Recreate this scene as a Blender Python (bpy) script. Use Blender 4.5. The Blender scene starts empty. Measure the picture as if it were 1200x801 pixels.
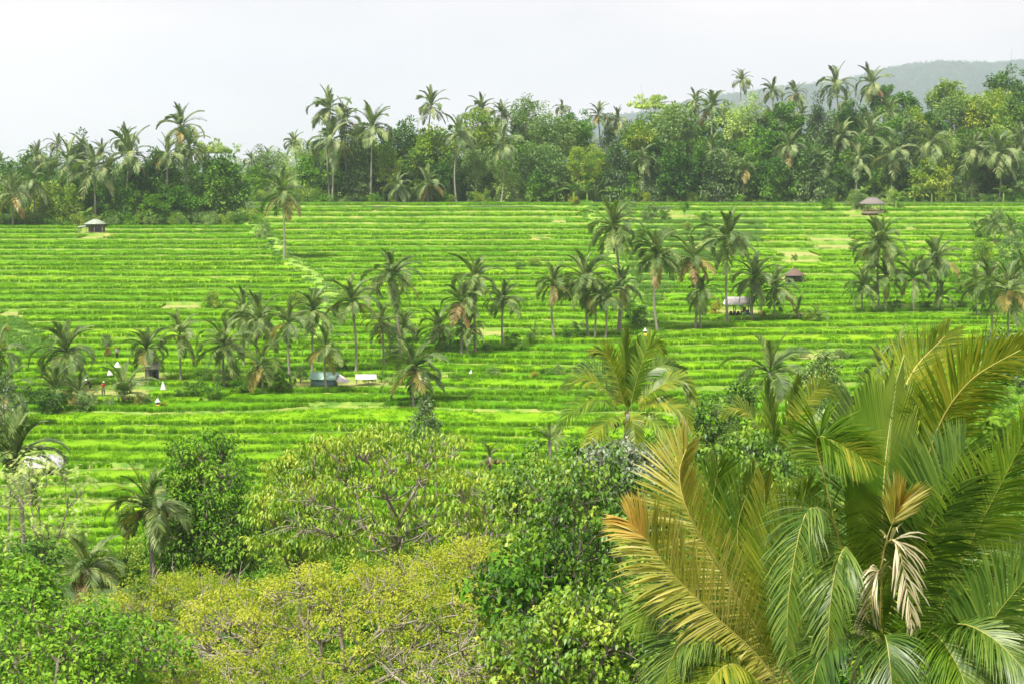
import bpy, math, random
import numpy as np
from mathutils import Vector

# ------------------------------------------------------------------ camera, sky, sun, exposure
SC = bpy.context.scene
COL = SC.collection
EYE = 40.0
F = 70.0 / 36.0 * 1200.0            # focal length in photo pixels
HORIZON = 175.0
TH = math.atan((400.5 - HORIZON) / F)
cam_d = bpy.data.cameras.new("camera")
cam = bpy.data.objects.new("camera", cam_d)
COL.objects.link(cam)
cam.location = (0, 0, EYE)
cam.rotation_euler = (math.pi / 2 - TH, 0, 0)
cam_d.lens = 70.0
cam_d.sensor_width = 36.0
cam_d.clip_start = 0.5
cam_d.clip_end = 20000
SC.camera = cam

SUN_EL, SUN_AZ = math.radians(56), math.radians(-142)   # azimuth clockwise from +Y: the hazy sun stands behind the camera, to its left
world = bpy.data.worlds.new("World")
SC.world = world
world.use_nodes = True
nt = world.node_tree
for n in list(nt.nodes):
    nt.nodes.remove(n)
w_out = nt.nodes.new("ShaderNodeOutputWorld")
w_bg = nt.nodes.new("ShaderNodeBackground")
w_sky = nt.nodes.new("ShaderNodeTexSky")
w_sky.sky_type = 'NISHITA'
w_sky.sun_disc = False
w_sky.sun_elevation = SUN_EL
w_sky.sun_rotation = SUN_AZ
w_sky.air_density = 1.0
w_sky.dust_density = 2.0
w_co = nt.nodes.new("ShaderNodeTexCoord")
w_map = nt.nodes.new("ShaderNodeMapping")
w_map.inputs["Scale"].default_value = (1.0, 1.0, 3.5)
w_n = nt.nodes.new("ShaderNodeTexNoise")
w_n.inputs["Scale"].default_value = 3.0
w_n.inputs["Detail"].default_value = 5.0
w_n.inputs["Roughness"].default_value = 0.5
w_r = nt.nodes.new("ShaderNodeValToRGB")
w_r.color_ramp.elements[0].position = 0.36
w_r.color_ramp.elements[0].color = (6.75, 5.95, 6.2, 1)
w_r.color_ramp.elements[1].position = 0.60
w_r.color_ramp.elements[1].color = (8.9, 7.4, 7.4, 1)
w_mix = nt.nodes.new("ShaderNodeMixRGB")
w_mix.inputs[0].default_value = 0.93                  # a thin white overcast covers nearly all of the blue
nt.links.new(w_co.outputs["Generated"], w_map.inputs[0])
nt.links.new(w_map.outputs[0], w_n.inputs["Vector"])
nt.links.new(w_n.outputs[0], w_r.inputs[0])
nt.links.new(w_sky.outputs[0], w_mix.inputs[1])
nt.links.new(w_r.outputs[0], w_mix.inputs[2])
nt.links.new(w_mix.outputs[0], w_bg.inputs[0])
w_bg.inputs[1].default_value = 0.1
nt.links.new(w_bg.outputs[0], w_out.inputs[0])

sun_d = bpy.data.lights.new("sun", 'SUN')
sun_d.energy = 5.0
sun_d.angle = math.radians(5)
sun_d.color = (1.0, 0.95, 0.86)
sun = bpy.data.objects.new("sun", sun_d)
COL.objects.link(sun)
_sd = Vector((math.sin(SUN_AZ) * math.cos(SUN_EL), math.cos(SUN_AZ) * math.cos(SUN_EL), math.sin(SUN_EL)))
sun.rotation_euler = _sd.to_track_quat('Z', 'Y').to_euler()
sun.location = (0, 0, 300)

SC.view_settings.view_transform = 'Standard'
SC.view_settings.look = 'None'
SC.view_settings.gamma = 1.0
SC.view_settings.exposure = 0.66
SC.cycles.use_denoising = True
SC.cycles.max_bounces = 6
SC.cycles.diffuse_bounces = 3
SC.cycles.glossy_bounces = 2
SC.cycles.transmission_bounces = 4
SC.cycles.volume_bounces = 2
SC.cycles.caustics_reflective = False
SC.cycles.caustics_refractive = False
SC.cycles.use_adaptive_sampling = True
SC.cycles.adaptive_threshold = 0.02

R = np.random.default_rng(7)
random.seed(7)
PI = math.pi
CT, ST = math.cos(TH), math.sin(TH)


def at(px, py, Y):
    """the place in the world that is seen at a photo pixel, at distance Y in front of the camera"""
    a, b = (px - 600.0) / F, -(py - 400.5) / F
    dy, dz = CT + b * ST, -ST + b * CT
    return np.array([a / dy * Y, Y, EYE + dz / dy * Y])


def row_z(row, Y):
    return at(600, row, Y)[2]


# ------------------------------------------------------------------ terrain profile
NEAR = [(-400, 2.0), (-60, 1.7), (0, 1.75), (4, 2.3), (10, 6.5), (18, 11.5), (30, 19), (50, 27), (80, 31.5), (110, 33.5), (145, 34)]
ROWS = [(650, 163), (600, 177), (560, 190), (520, 205), (480, 222), (440, 243), (400, 268), (340, 322), (300, 372), (270, 420), (237, 480)]
FAR = [(500, 12.9), (545, 12.4), (600, 10), (680, 8), (900, 22), (1500, 42), (6000, 60)]
PD = np.array([d for d, _ in NEAR] + [d for _, d in ROWS] + [d for d, _ in FAR], float)
PZ = np.array([EYE - z for _, z in NEAR] + [row_z(r, d) for r, d in ROWS] + [EYE - z for _, z in FAR], float)
RR = np.array([r for r, _ in ROWS][::-1], float)
RD = np.array([d for _, d in ROWS][::-1], float)


def prof(d):
    return np.interp(d, PD, PZ)


def depth_of(row):
    return float(np.interp(row, RR, RD))


def warp(x, d):
    """how far the contour lines of the slope swing towards or away from the viewer"""
    x = np.asarray(x, float)
    far = np.clip((d - 215) / 120.0, 0, 1)
    lo = 3.2 * np.sin(x / 17.0 + 0.6 + d * 0.012) + 1.2 * np.sin(x / 7.3 + 2.0 + d * 0.03) + 4.2 * np.sin(x / 41.0 - 0.9)
    hi = 2.4 * np.sin(x / 60.0 + 1.0) + 0.9 * np.sin(x / 23.0 + d * 0.02)
    return lo * (1 - far) + hi * far


def spur(x, y):
    """the wooded near side of the valley stands higher on the right"""
    x, y = np.asarray(x, float), np.asarray(y, float)
    px = 600 + x / np.maximum(y, 20) * F
    a = np.clip((px - 470) / 260.0, 0, 1)
    a = a * a * (3 - 2 * a)
    b = np.clip((y - 48) / 34.0, 0, 1) * np.clip((150 - y) / 26.0, 0, 1)
    b = b * b * (3 - 2 * b)
    l = np.clip((y - 50) / 20.0, 0, 1) * np.clip((120 - y) / 25.0, 0, 1)
    return b * a * 14.0 + l * (1 - a) * 6.0


def ground(x, y):
    return float(spur(x, y)) + float(prof(y - warp(x, y) * float(np.clip((y - 150) / 25.0, 0, 1)) * float(np.clip((520 - y) / 30.0, 0, 1))))


def hit(px, py):
    """where the line of sight through a photo pixel meets the slope"""
    for Y in np.arange(60, 700, 0.5):
        p = at(px, py, Y)
        if p[2] <= ground(p[0], Y):
            return np.array([p[0], Y, ground(p[0], Y)])
    p = at(px, py, 520)
    return np.array([p[0], 520, ground(p[0], 520)])


# ------------------------------------------------------------------ mesh helpers
def new_mesh(name, V, faces, mats, midx=None, smooth=False):
    """V (n,3); faces: list of (m,3) or (m,4) int arrays; midx: list of material indices, one per faces block"""
    me = bpy.data.meshes.new(name)
    V = np.asarray(V, np.float32)
    faces = [np.asarray(f, np.int32) for f in faces if len(f)]
    me.vertices.add(len(V))
    me.vertices.foreach_set("co", V.ravel())
    loops = np.concatenate([f.ravel() for f in faces])
    tot = np.concatenate([np.full(len(f), f.shape[1], np.int32) for f in faces])
    start = np.concatenate([[0], np.cumsum(tot)[:-1]]).astype(np.int32)
    me.loops.add(len(loops))
    me.loops.foreach_set("vertex_index", loops)
    me.polygons.add(len(tot))
    me.polygons.foreach_set("loop_start", start)
    me.polygons.foreach_set("loop_total", tot)
    if midx is not None:
        mi = np.concatenate([np.full(len(f), k, np.int32) for f, k in zip(faces, midx)])
        me.polygons.foreach_set("material_index", mi)
    if smooth:
        me.polygons.foreach_set("use_smooth", np.ones(len(tot), bool))
    for m in mats:
        me.materials.append(m)
    me.update(calc_edges=True)
    me.validate()
    return me


class MB:
    def __init__(self):
        self.v, self.f, self.m, self.n = [], [], [], 0

    def add(self, V, Fs, mat=0):
        V = np.asarray(V, float).reshape(-1, 3)
        for f in (Fs if isinstance(Fs, list) else [Fs]):
            f = np.asarray(f, int)
            if len(f):
                self.f.append(f + self.n)
                self.m.append(mat)
        self.v.append(V)
        self.n += len(V)
        return self

    def box(self, c, s, mat=0, rz=0.0):
        x, y, z = np.array(s, float) / 2
        V = np.array([[i * x, j * y, k * z] for k in (-1, 1) for j in (-1, 1) for i in (-1, 1)])
        if rz:
            ca, sa = math.cos(rz), math.sin(rz)
            V = V @ np.array([[ca, sa, 0], [-sa, ca, 0], [0, 0, 1]])
        Fq = np.array([[0, 2, 3, 1], [4, 5, 7, 6], [0, 1, 5, 4], [2, 6, 7, 3], [0, 4, 6, 2], [1, 3, 7, 5]])
        return self.add(V + np.array(c, float), Fq, mat)

    def tube(self, P, r, sides=6, mat=0, cap=True):
        P = np.asarray(P, float)
        r = np.broadcast_to(np.asarray(r, float), (len(P),))
        T = np.gradient(P, axis=0)
        T /= np.linalg.norm(T, axis=1)[:, None] + 1e-9
        ref = np.where(np.abs(T[:, 2:3]) > 0.9, np.array([[1.0, 0, 0]]), np.array([[0, 0, 1.0]]))
        if np.any(np.abs(T[:, 2]) > 0.9):
            ref = np.tile([[0.9, 0.43, 0.02]], (len(P), 1))
        A = np.cross(T, ref)
        A /= np.linalg.norm(A, axis=1)[:, None] + 1e-9
        B = np.cross(T, A)
        ang = np.arange(sides) / sides * 2 * PI
        ring = P[:, None, :] + r[:, None, None] * (np.cos(ang)[None, :, None] * A[:, None, :] + np.sin(ang)[None, :, None] * B[:, None, :])
        n = len(P)
        V = ring.reshape(-1, 3)
        i = np.arange(n - 1)[:, None] * sides
        j = np.arange(sides)[None, :]
        k = (j + 1) % sides
        Fq = np.stack([i + j, i + k, i + sides + k, i + sides + j], -1).reshape(-1, 4)
        Fs = [Fq]
        if cap:
            V = np.vstack([V, P[-1:]])
            e = (n - 1) * sides
            jj = np.arange(sides)
            Fs.append(np.stack([e + jj, e + (jj + 1) % sides, np.full(sides, n * sides)], -1))
        return self.add(V, Fs, mat)

    def mesh(self, name, mats, smooth=False):
        return new_mesh(name, np.vstack(self.v), self.f, mats, self.m, smooth)


def obj(name, me, parent=None, loc=None, mat=None, **props):
    o = bpy.data.objects.new(name, me)
    COL.objects.link(o)
    if parent is not None:
        o.parent = parent
    if loc is not None:
        o.location = [float(c) for c in loc]
    if mat is not None and me is not None:
        o.material_slots[0].link = 'OBJECT'
        o.material_slots[0].material = mat
    for k, v in props.items():
        o[k] = v
    return o


def thing(name, label, cat, loc=(0, 0, 0), rz=0.0, group=None):
    o = bpy.data.objects.new(name, None)
    COL.objects.link(o)
    o.location = [float(c) for c in loc]
    o.rotation_euler = (0, 0, rz)
    o.empty_display_size = 0.3
    o["label"] = label
    o["category"] = cat
    if group:
        o["group"] = group
    return o


def tag(o, label, cat, group=None):
    o["label"] = label
    o["category"] = cat
    if group:
        o["group"] = group
    return o


def unit(v):
    return v / (np.linalg.norm(v, axis=-1, keepdims=True) + 1e-9)


# ------------------------------------------------------------------ materials
def _new(name):
    m = bpy.data.materials.new(name)
    m.use_nodes = True
    t = m.node_tree
    for n in list(t.nodes):
        t.nodes.remove(n)
    return m, t, t.nodes.new("ShaderNodeOutputMaterial")


def ramp(t, fac, stops):
    r = t.nodes.new("ShaderNodeValToRGB")
    e = r.color_ramp.elements
    while len(e) < len(stops):
        e.new(0.5)
    for k, (p, c) in enumerate(stops):
        e[k].position = p
        e[k].color = (c[0], c[1], c[2], 1)
    t.links.new(fac, r.inputs[0])
    return r.outputs[0]


def math_node(t, op, a, b):
    n = t.nodes.new("ShaderNodeMath")
    n.operation = op
    for k, v in enumerate((a, b)):
        if hasattr(v, "links"):
            t.links.new(v, n.inputs[k])
        else:
            n.inputs[k].default_value = v
    return n.outputs[0]


def noise_fac(t, scale, detail=3.0, coord="Object", rough=0.55):
    c = t.nodes.new("ShaderNodeTexCoord")
    n = t.nodes.new("ShaderNodeTexNoise")
    n.inputs["Scale"].default_value = scale
    n.inputs["Detail"].default_value = detail
    n.inputs["Roughness"].default_value = rough
    t.links.new(c.outputs[coord], n.inputs["Vector"])
    return n.outputs[0]


def leaf_mat(name, stops, clump=0.5, trans=0.3, rough=0.45, spec=0.4, vary=0.25, tcol=1.25, clump_amt=0.35, fine=0.0, isl=0.6):
    """leaf colour: differs from leaf to leaf, from clump to clump and from plant to plant"""
    m, t, out = _new(name)
    g = t.nodes.new("ShaderNodeNewGeometry")
    oi = t.nodes.new("ShaderNodeObjectInfo")
    nf = noise_fac(t, clump, 2.0)
    nf = math_node(t, 'MULTIPLY', math_node(t, 'SUBTRACT', nf, 0.5), 2.2 * clump_amt * 2)
    if fine:
        nf = math_node(t, 'ADD', nf, math_node(t, 'MULTIPLY', math_node(t, 'SUBTRACT', noise_fac(t, 5.0, 3.0, rough=0.75), 0.5), fine))
    a = math_node(t, 'MULTIPLY', math_node(t, 'SUBTRACT', g.outputs["Random Per Island"], 0.5), 0.0 if fine else isl)
    b = math_node(t, 'MULTIPLY', math_node(t, 'SUBTRACT', oi.outputs["Random"], 0.5), vary)
    f = math_node(t, 'ADD', math_node(t, 'ADD', math_node(t, 'ADD', a, nf), b), 0.5)
    col = ramp(t, f, stops)
    p = t.nodes.new("ShaderNodeBsdfPrincipled")
    p.inputs["Roughness"].default_value = rough
    p.inputs["Specular IOR Level"].default_value = spec
    t.links.new(col, p.inputs["Base Color"])
    tr = t.nodes.new("ShaderNodeBsdfTranslucent")
    mul = t.nodes.new("ShaderNodeMixRGB")
    mul.blend_type = 'MULTIPLY'
    mul.inputs[0].default_value = 1.0
    mul.inputs[2].default_value = (tcol * 0.95, tcol * 1.1, tcol * 0.5, 1)
    t.links.new(col, mul.inputs[1])
    t.links.new(mul.outputs[0], tr.inputs[0])
    mx = t.nodes.new("ShaderNodeMixShader")
    mx.inputs[0].default_value = trans
    t.links.new(p.outputs[0], mx.inputs[1])
    t.links.new(tr.outputs[0], mx.inputs[2])
    t.links.new(mx.outputs[0], out.inputs[0])
    return m


def solid_mat(name, stops, scale=3.0, rough=0.8, spec=0.3, bump=0.0, detail=4.0, stretch=None, metallic=0.0):
    m, t, out = _new(name)
    c = t.nodes.new("ShaderNodeTexCoord")
    mp = t.nodes.new("ShaderNodeMapping")
    if stretch:
        mp.inputs["Scale"].default_value = stretch
    n = t.nodes.new("ShaderNodeTexNoise")
    n.inputs["Scale"].default_value = scale
    n.inputs["Detail"].default_value = detail
    n.inputs["Roughness"].default_value = 0.6
    t.links.new(c.outputs["Object"], mp.inputs[0])
    t.links.new(mp.outputs[0], n.inputs["Vector"])
    col = ramp(t, n.outputs[0], stops)
    p = t.nodes.new("ShaderNodeBsdfPrincipled")
    p.inputs["Roughness"].default_value = rough
    p.inputs["Specular IOR Level"].default_value = spec
    p.inputs["Metallic"].default_value = metallic
    t.links.new(col, p.inputs["Base Color"])
    if bump:
        b = t.nodes.new("ShaderNodeBump")
        b.inputs["Strength"].default_value = bump
        b.inputs["Distance"].default_value = 0.05
        t.links.new(n.outputs[0], b.inputs["Height"])
        t.links.new(b.outputs[0], p.inputs["Normal"])
    t.links.new(p.outputs[0], out.inputs[0])
    return m


M = {}
M['rice_top'] = leaf_mat("rice_canopy", [(0.2, (0.1125, 0.2744, 0.004)), (0.5, (0.153, 0.3381, 0.005)), (0.85, (0.2025, 0.3822, 0.006))], clump=0.35, trans=0.12, fine=0.9, rough=0.6, spec=0.03, vary=0.35, clump_amt=0.3)
M['rice_young'] = leaf_mat("rice_canopy_young", [(0.2, (0.1428, 0.3332, 0.004)), (0.5, (0.189, 0.392, 0.005)), (0.85, (0.252, 0.4214, 0.01))], clump=0.35, trans=0.12, fine=0.9, rough=0.6, spec=0.03, vary=0.35, clump_amt=0.35)
M['rice_deep'] = leaf_mat("rice_canopy_deep", [(0.2, (0.085, 0.2544, 0.004)), (0.5, (0.125, 0.318, 0.004)), (0.85, (0.17, 0.3816, 0.005))], clump=0.35, trans=0.12, fine=0.9, rough=0.6, spec=0.03, vary=0.35, clump_amt=0.35)
M['rice_blade'] = leaf_mat("rice_blade", [(0.2, (0.099, 0.245, 0.005)), (0.5, (0.171, 0.3577, 0.007)), (0.85, (0.288, 0.4214, 0.02))], clump=0.2, trans=0.5, rough=0.55, spec=0.08, vary=0.25, tcol=1.35)
M['bund'] = solid_mat("grassy_bund", [(0.32, (0.08, 0.20, 0.015)), (0.52, (0.17, 0.29, 0.03)), (0.75, (0.33, 0.32, 0.09))], scale=0.45, bump=0.3)
M['grass_bank'] = solid_mat("grass_bank", [(0.3, (0.09, 0.24, 0.015)), (0.52, (0.20, 0.36, 0.03)), (0.72, (0.36, 0.38, 0.09))], scale=0.35, bump=0.4)
M['soil'] = solid_mat("dry_soil", [(0.32, (0.16, 0.26, 0.03)), (0.52, (0.32, 0.32, 0.09)), (0.72, (0.17, 0.30, 0.03))], scale=0.8, bump=0.4)
M['ground'] = solid_mat("valley_ground", [(0.3, (0.030, 0.065, 0.014)), (0.55, (0.055, 0.11, 0.022)), (0.75, (0.09, 0.12, 0.035))], scale=0.25, bump=0.5)
M['hill'] = solid_mat("forest_hill", [(0.3, (0.025, 0.06, 0.022)), (0.7, (0.05, 0.10, 0.03))], scale=0.03, detail=8)
M['grass'] = leaf_mat("tall_grass", [(0.2, (0.07, 0.19, 0.012)), (0.5, (0.12, 0.28, 0.014)), (0.8, (0.2, 0.33, 0.03))], clump=0.3, trans=0.3)
M['bark'] = solid_mat("bark", [(0.3, (0.12, 0.10, 0.075)), (0.7, (0.26, 0.225, 0.18))], scale=6, bump=0.5)
M['pale_bark'] = solid_mat("pale_bark", [(0.3, (0.20, 0.175, 0.13)), (0.7, (0.40, 0.36, 0.28))], scale=5, bump=0.4)
M['palm_bark'] = solid_mat("palm_bark", [(0.3, (0.15, 0.135, 0.105)), (0.5, (0.25, 0.23, 0.19)), (0.75, (0.36, 0.34, 0.29))], scale=4, bump=0.4, stretch=(1, 1, 2.5))
M['frond'] = leaf_mat("palm_frond", [(0.15, (0.0654, 0.1236, 0.029)), (0.5, (0.1381, 0.218, 0.0514)), (0.85, (0.2761, 0.3415, 0.1006))], clump=0.25, trans=0.25, rough=0.5, spec=0.3, vary=0.4, clump_amt=0.2)
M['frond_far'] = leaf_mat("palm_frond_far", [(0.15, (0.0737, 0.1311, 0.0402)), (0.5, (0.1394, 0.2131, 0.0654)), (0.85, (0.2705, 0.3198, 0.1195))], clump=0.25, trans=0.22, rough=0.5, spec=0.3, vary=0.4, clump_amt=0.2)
M['frond_young'] = leaf_mat("palm_frond_young", [(0.15, (0.060, 0.13, 0.014)), (0.5, (0.12, 0.21, 0.020)), (0.85, (0.22, 0.29, 0.035))], clump=0.3, trans=0.35, rough=0.35, spec=0.5, clump_amt=0.2)
M['frond_yellow'] = leaf_mat("palm_frond_yellowing", [(0.1, (0.16, 0.15, 0.035)), (0.5, (0.30, 0.25, 0.055)), (0.9, (0.42, 0.32, 0.10))], clump=0.3, trans=0.3, rough=0.4, spec=0.45, clump_amt=0.2)
M['frond_brown'] = leaf_mat("palm_frond_dead", [(0.1, (0.13, 0.085, 0.04)), (0.5, (0.26, 0.17, 0.07)), (0.9, (0.42, 0.30, 0.15))], clump=0.3, trans=0.2, rough=0.6, spec=0.2, clump_amt=0.2)
M['midrib'] = solid_mat("frond_midrib", [(0.3, (0.30, 0.30, 0.06)), (0.7, (0.46, 0.40, 0.10))], scale=3, rough=0.4, spec=0.5)
M['coconut'] = solid_mat("coconut_husk", [(0.3, (0.12, 0.13, 0.03)), (0.7, (0.28, 0.18, 0.06))], scale=4, rough=0.5)


# ------------------------------------------------------------------ ground, far plain and hills
def build_ground():
    xs = np.concatenate([np.linspace(-7000, -500, 14), np.linspace(-450, -180, 19)[:-1], np.linspace(-180, 180, 121), np.linspace(180, 450, 19)[1:], np.linspace(500, 7000, 14)])
    ys = np.concatenate([np.linspace(-400, -40, 8), np.linspace(-30, 170, 81), np.linspace(174, 520, 116), np.linspace(530, 760, 36), np.linspace(800, 1600, 17), np.linspace(1800, 9000, 20)])
    X, Y = np.meshgrid(xs, ys)
    W = warp(X, Y) * np.clip((Y - 150) / 25.0, 0, 1) * np.clip((520 - Y) / 30.0, 0, 1)
    Z = prof(Y - W)
    Z = Z - 1.7 * np.clip((Y - 150) / 12.0, 0, 1) * np.clip((474 - Y) / 12.0, 0, 1)
    Z = Z + spur(X, Y)
    # the forest floor behind the ridge climbs on the right
    Z = Z + np.clip((Y - 495) / 140.0, 0, 1) * np.clip((X + 20) / 120.0, 0, 1) * np.clip((900 - Y) / 150.0, 0, 1) * 5.0
    Z = Z + np.where((Y > 15) & (Y < 150), 0.5 * np.sin(X / 6.0 + Y / 9.0) + 0.3 * np.sin(X / 2.7 - Y / 4.0), 0)
    n, m = len(ys), len(xs)
    V = np.stack([X, Y, Z], -1).reshape(-1, 3)
    i = np.arange(n - 1)[:, None] * m + np.arange(m - 1)[None, :]
    Fq = np.stack([i, i + 1, i + m + 1, i + m], -1).reshape(-1, 4)
    obj("ground", new_mesh("ground", V, [Fq], [M['ground']], smooth=True), kind="structure")


def forest_ground(x, y):
    return ground(x, y) + float(np.clip((y - 495) / 140.0, 0, 1) * np.clip((x + 20) / 120.0, 0, 1)) * 5.0


HX = np.array([-900, -400, 0, 112, 223, 301, 357, 520, 669, 900, 1400, 2200])
HZ = np.array([-45, -40, 0, 26, 50, 62, 73, 94, 108, 132, 160, 120])


def hill_z(x, y):
    x, y = np.asarray(x) / 3.0, np.asarray(y) / 3.0
    c = np.interp(x, HX, HZ)
    c = c + 4 * np.sin(x / 37.0) + 3 * np.sin(x / 83.0 + 1)
    s = np.clip((y - 1500) / 1100.0, 0, 1)
    s = s * s * (3 - 2 * s)
    b = np.clip((y - 2700) / 900.0, 0, 1)
    fold = 7 * np.sin(x / 95.0 + y / 140.0) + 5 * np.sin(x / 50.0 - y / 77.0)
    return EYE - 135 + 3 * ((c + 45) * s * (1 - 0.7 * b) + fold * s * np.clip((2650 - y) / 300.0, 0, 1))


def build_hill():
    xs = np.linspace(-2700, 6600, 170)
    ys = np.linspace(4350, 10500, 110)
    X, Y = np.meshgrid(xs, ys)
    Z = hill_z(X, Y)
    n, m = len(ys), len(xs)
    V = np.stack([X, Y, Z], -1).reshape(-1, 3)
    i = np.arange(n - 1)[:, None] * m + np.arange(m - 1)[None, :]
    Fq = np.stack([i, i + 1, i + m + 1, i + m], -1).reshape(-1, 4)
    obj("hills", new_mesh("hills", V, [Fq], [M['hill']], smooth=True), kind="structure")


# ------------------------------------------------------------------ points that carry small pieces (grass, rice, undergrowth)
def instancer(name, protos):
    """node group: every loose point with tuft = k + 1 carries a copy of protos[k]; the faces of the mesh stay"""
    g = bpy.data.node_groups.new(name, 'GeometryNodeTree')
    g.interface.new_socket("Geometry", in_out='INPUT', socket_type='NodeSocketGeometry')
    g.interface.new_socket("Geometry", in_out='OUTPUT', socket_type='NodeSocketGeometry')
    gi, go = g.nodes.new("NodeGroupInput"), g.nodes.new("NodeGroupOutput")
    join = g.nodes.new("GeometryNodeJoinGeometry")

    def attr(nm, ty='FLOAT'):
        a = g.nodes.new("GeometryNodeInputNamedAttribute")
        a.data_type = ty
        a.inputs["Name"].default_value = nm
        return a.outputs[0]
    tuft = attr("tuft")
    cmp0 = g.nodes.new("FunctionNodeCompare")
    cmp0.data_type = 'FLOAT'
    cmp0.operation = 'GREATER_THAN'
    g.links.new(tuft, cmp0.inputs[0])
    cmp0.inputs[1].default_value = 0.5
    sep = g.nodes.new("GeometryNodeSeparateGeometry")
    sep.domain = 'POINT'
    g.links.new(gi.outputs[0], sep.inputs[0])
    g.links.new(cmp0.outputs[0], sep.inputs[1])
    g.links.new(sep.outputs[1], join.inputs[0])
    comb = g.nodes.new("ShaderNodeCombineXYZ")
    g.links.new(attr("yaw"), comb.inputs[2])
    scl = attr("scl")
    for k, p in enumerate(protos):
        oi = g.nodes.new("GeometryNodeObjectInfo")
        oi.inputs[0].default_value = p
        oi.inputs["As Instance"].default_value = True
        c = g.nodes.new("FunctionNodeCompare")
        c.data_type = 'FLOAT'
        c.operation = 'EQUAL'
        g.links.new(tuft, c.inputs[0])
        c.inputs[1].default_value = float(k + 1)
        for s in c.inputs:
            if s.name == "Epsilon":
                s.default_value = 0.1
        ip = g.nodes.new("GeometryNodeInstanceOnPoints")
        g.links.new(sep.outputs[0], ip.inputs["Points"])
        g.links.new(c.outputs[0], ip.inputs["Selection"])
        g.links.new(oi.outputs["Geometry"], ip.inputs["Instance"])
        g.links.new(comb.outputs[0], ip.inputs["Rotation"])
        g.links.new(scl, ip.inputs["Scale"])
        g.links.new(ip.outputs[0], join.inputs[0])
    g.links.new(join.outputs[0], go.inputs[0])
    return g


def add_points(V, Fs, P, tuft, yaw, scl, name, mats, midx, group, smooth=False):
    nv = len(V)
    P = np.asarray(P, float).reshape(-1, 3)
    allV = np.vstack([V, P]) if nv else P
    me = bpy.data.meshes.new(name)
    if nv:
        me = new_mesh(name, allV, Fs, mats, midx, smooth)
    else:
        me.vertices.add(len(P))
        me.vertices.foreach_set("co", P.astype(np.float32).ravel())
        for m in mats:
            me.materials.append(m)
    for nm, arr in (("tuft", tuft), ("yaw", yaw), ("scl", scl)):
        a = me.attributes.new(nm, 'FLOAT', 'POINT')
        full = np.zeros(len(me.vertices), np.float32)
        full[nv:] = np.broadcast_to(arr, (len(P),))
        a.data.foreach_set("value", full)
    return me


def blades(rng, B, h, w, lean=0.25, per=7, spread=0.05):
    """grass blades: per blades round each base point; a quad and a bent tip each"""
    n = len(B) * per
    b = np.repeat(B, per, 0) + np.c_[rng.normal(0, spread, (n, 2)), np.zeros(n)]
    a = rng.uniform(0, 2 * PI, n)
    d = np.c_[np.cos(a), np.sin(a), np.zeros(n)]
    s = np.c_[-np.sin(a), np.cos(a), np.zeros(n)]
    hh = h * rng.uniform(0.7, 1.15, n)[:, None]
    ww = w * rng.uniform(0.7, 1.2, n)[:, None]
    ln = lean * rng.uniform(0.2, 1.5, n)[:, None]
    up = np.array([[0, 0, 1.0]])
    p0, p1 = b - s * ww * 0.5, b + s * ww * 0.5
    c = b + up * hh * 0.6 + d * hh * ln * 0.35
    p2, p3 = c - s * ww * 0.5, c + s * ww * 0.5
    tip = b + up * hh * 0.97 + d * hh * ln
    V = np.stack([p0, p1, p2, p3, tip], 1).reshape(-1, 3)
    i = np.arange(n)[:, None] * 5
    return V, [i + np.array([[0, 1, 3, 2]]), i + np.array([[2, 3, 4]])]


def proto(name, me):
    return bpy.data.objects.new(name, me)      # not linked: only a source for the instances


def make_rice_protos():
    res = []
    for k in range(3):           # a hedge-like row of rice hills along a terrace edge
        rng = np.random.default_rng(100 + k)
        B = np.c_[rng.uniform(-0.62, 0.62, 14), rng.uniform(-0.14, 0.2, 14), np.zeros(14)]
        V, Fs = blades(rng, B, 0.60, 0.036, 0.36, per=7)
        res.append(proto("rice_row_source", new_mesh("rice_row", V, Fs, [M['rice_blade']])))
    for k in range(3):           # sparse hills standing out of the closed canopy
        rng = np.random.default_rng(200 + k)
        B = np.c_[rng.uniform(-0.9, 0.9, 26), rng.uniform(-0.9, 0.9, 26), rng.uniform(0.2, 0.3, 26)]
        V, Fs = blades(rng, B, 0.36, 0.034, 0.5, per=6)
        res.append(proto("rice_patch_source", new_mesh("rice_patch", V, Fs, [M['rice_blade']])))
    for k in range(2):           # bund grass
        rng = np.random.default_rng(300 + k)
        B = np.c_[rng.uniform(-0.8, 0.8, 16), rng.uniform(-0.15, 0.15, 16), np.zeros(16)]
        V, Fs = blades(rng, B, 0.2, 0.03, 0.7, per=5)
        res.append(proto("bund_grass_source", new_mesh("bund_grass", V, Fs, [M['grass']])))
    for k in range(2):           # rank grass of the scrubby tongue and the banks
        rng = np.random.default_rng(400 + k)
        B = np.c_[rng.uniform(-0.8, 0.8, 18), rng.uniform(-0.6, 0.6, 18), np.zeros(18)]
        V, Fs = blades(rng, B, 0.55, 0.04, 0.6, per=7)
        res.append(proto("rank_grass_source", new_mesh("rank_grass", V, Fs, [M['grass']])))
    return res


# bare places in the rice: (photo x, photo y, half width in photo pixels, rows deep)
BARE = [(983, 290, 24, 10), (940, 305, 26, 4), (212, 365, 26, 7), (20, 395, 12, 20), (8, 378, 10, 14), (655, 262, 9, 3), (635, 286, 12, 3),
        (1020, 252, 22, 12), (109, 275, 20, 9), (930, 330, 16, 5), (870, 371, 24, 6), (1160, 265, 14, 8), (575, 393, 12, 4), (177, 446, 18, 8), (378, 455, 28, 6), (430, 452, 24, 5),
        (1070, 268, 8, 3), (800, 262, 20, 6), (780, 247, 10, 3), (965, 425, 30, 6), (100, 462, 22, 8), (150, 460, 24, 10)]
GULLY = [(258, 762, 900), (275, 748, 905), (300, 738, 880), (325, 742, 800), (350, 752, 790), (365, 765, 770)]   # scrubby tongue between the fields


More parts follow.
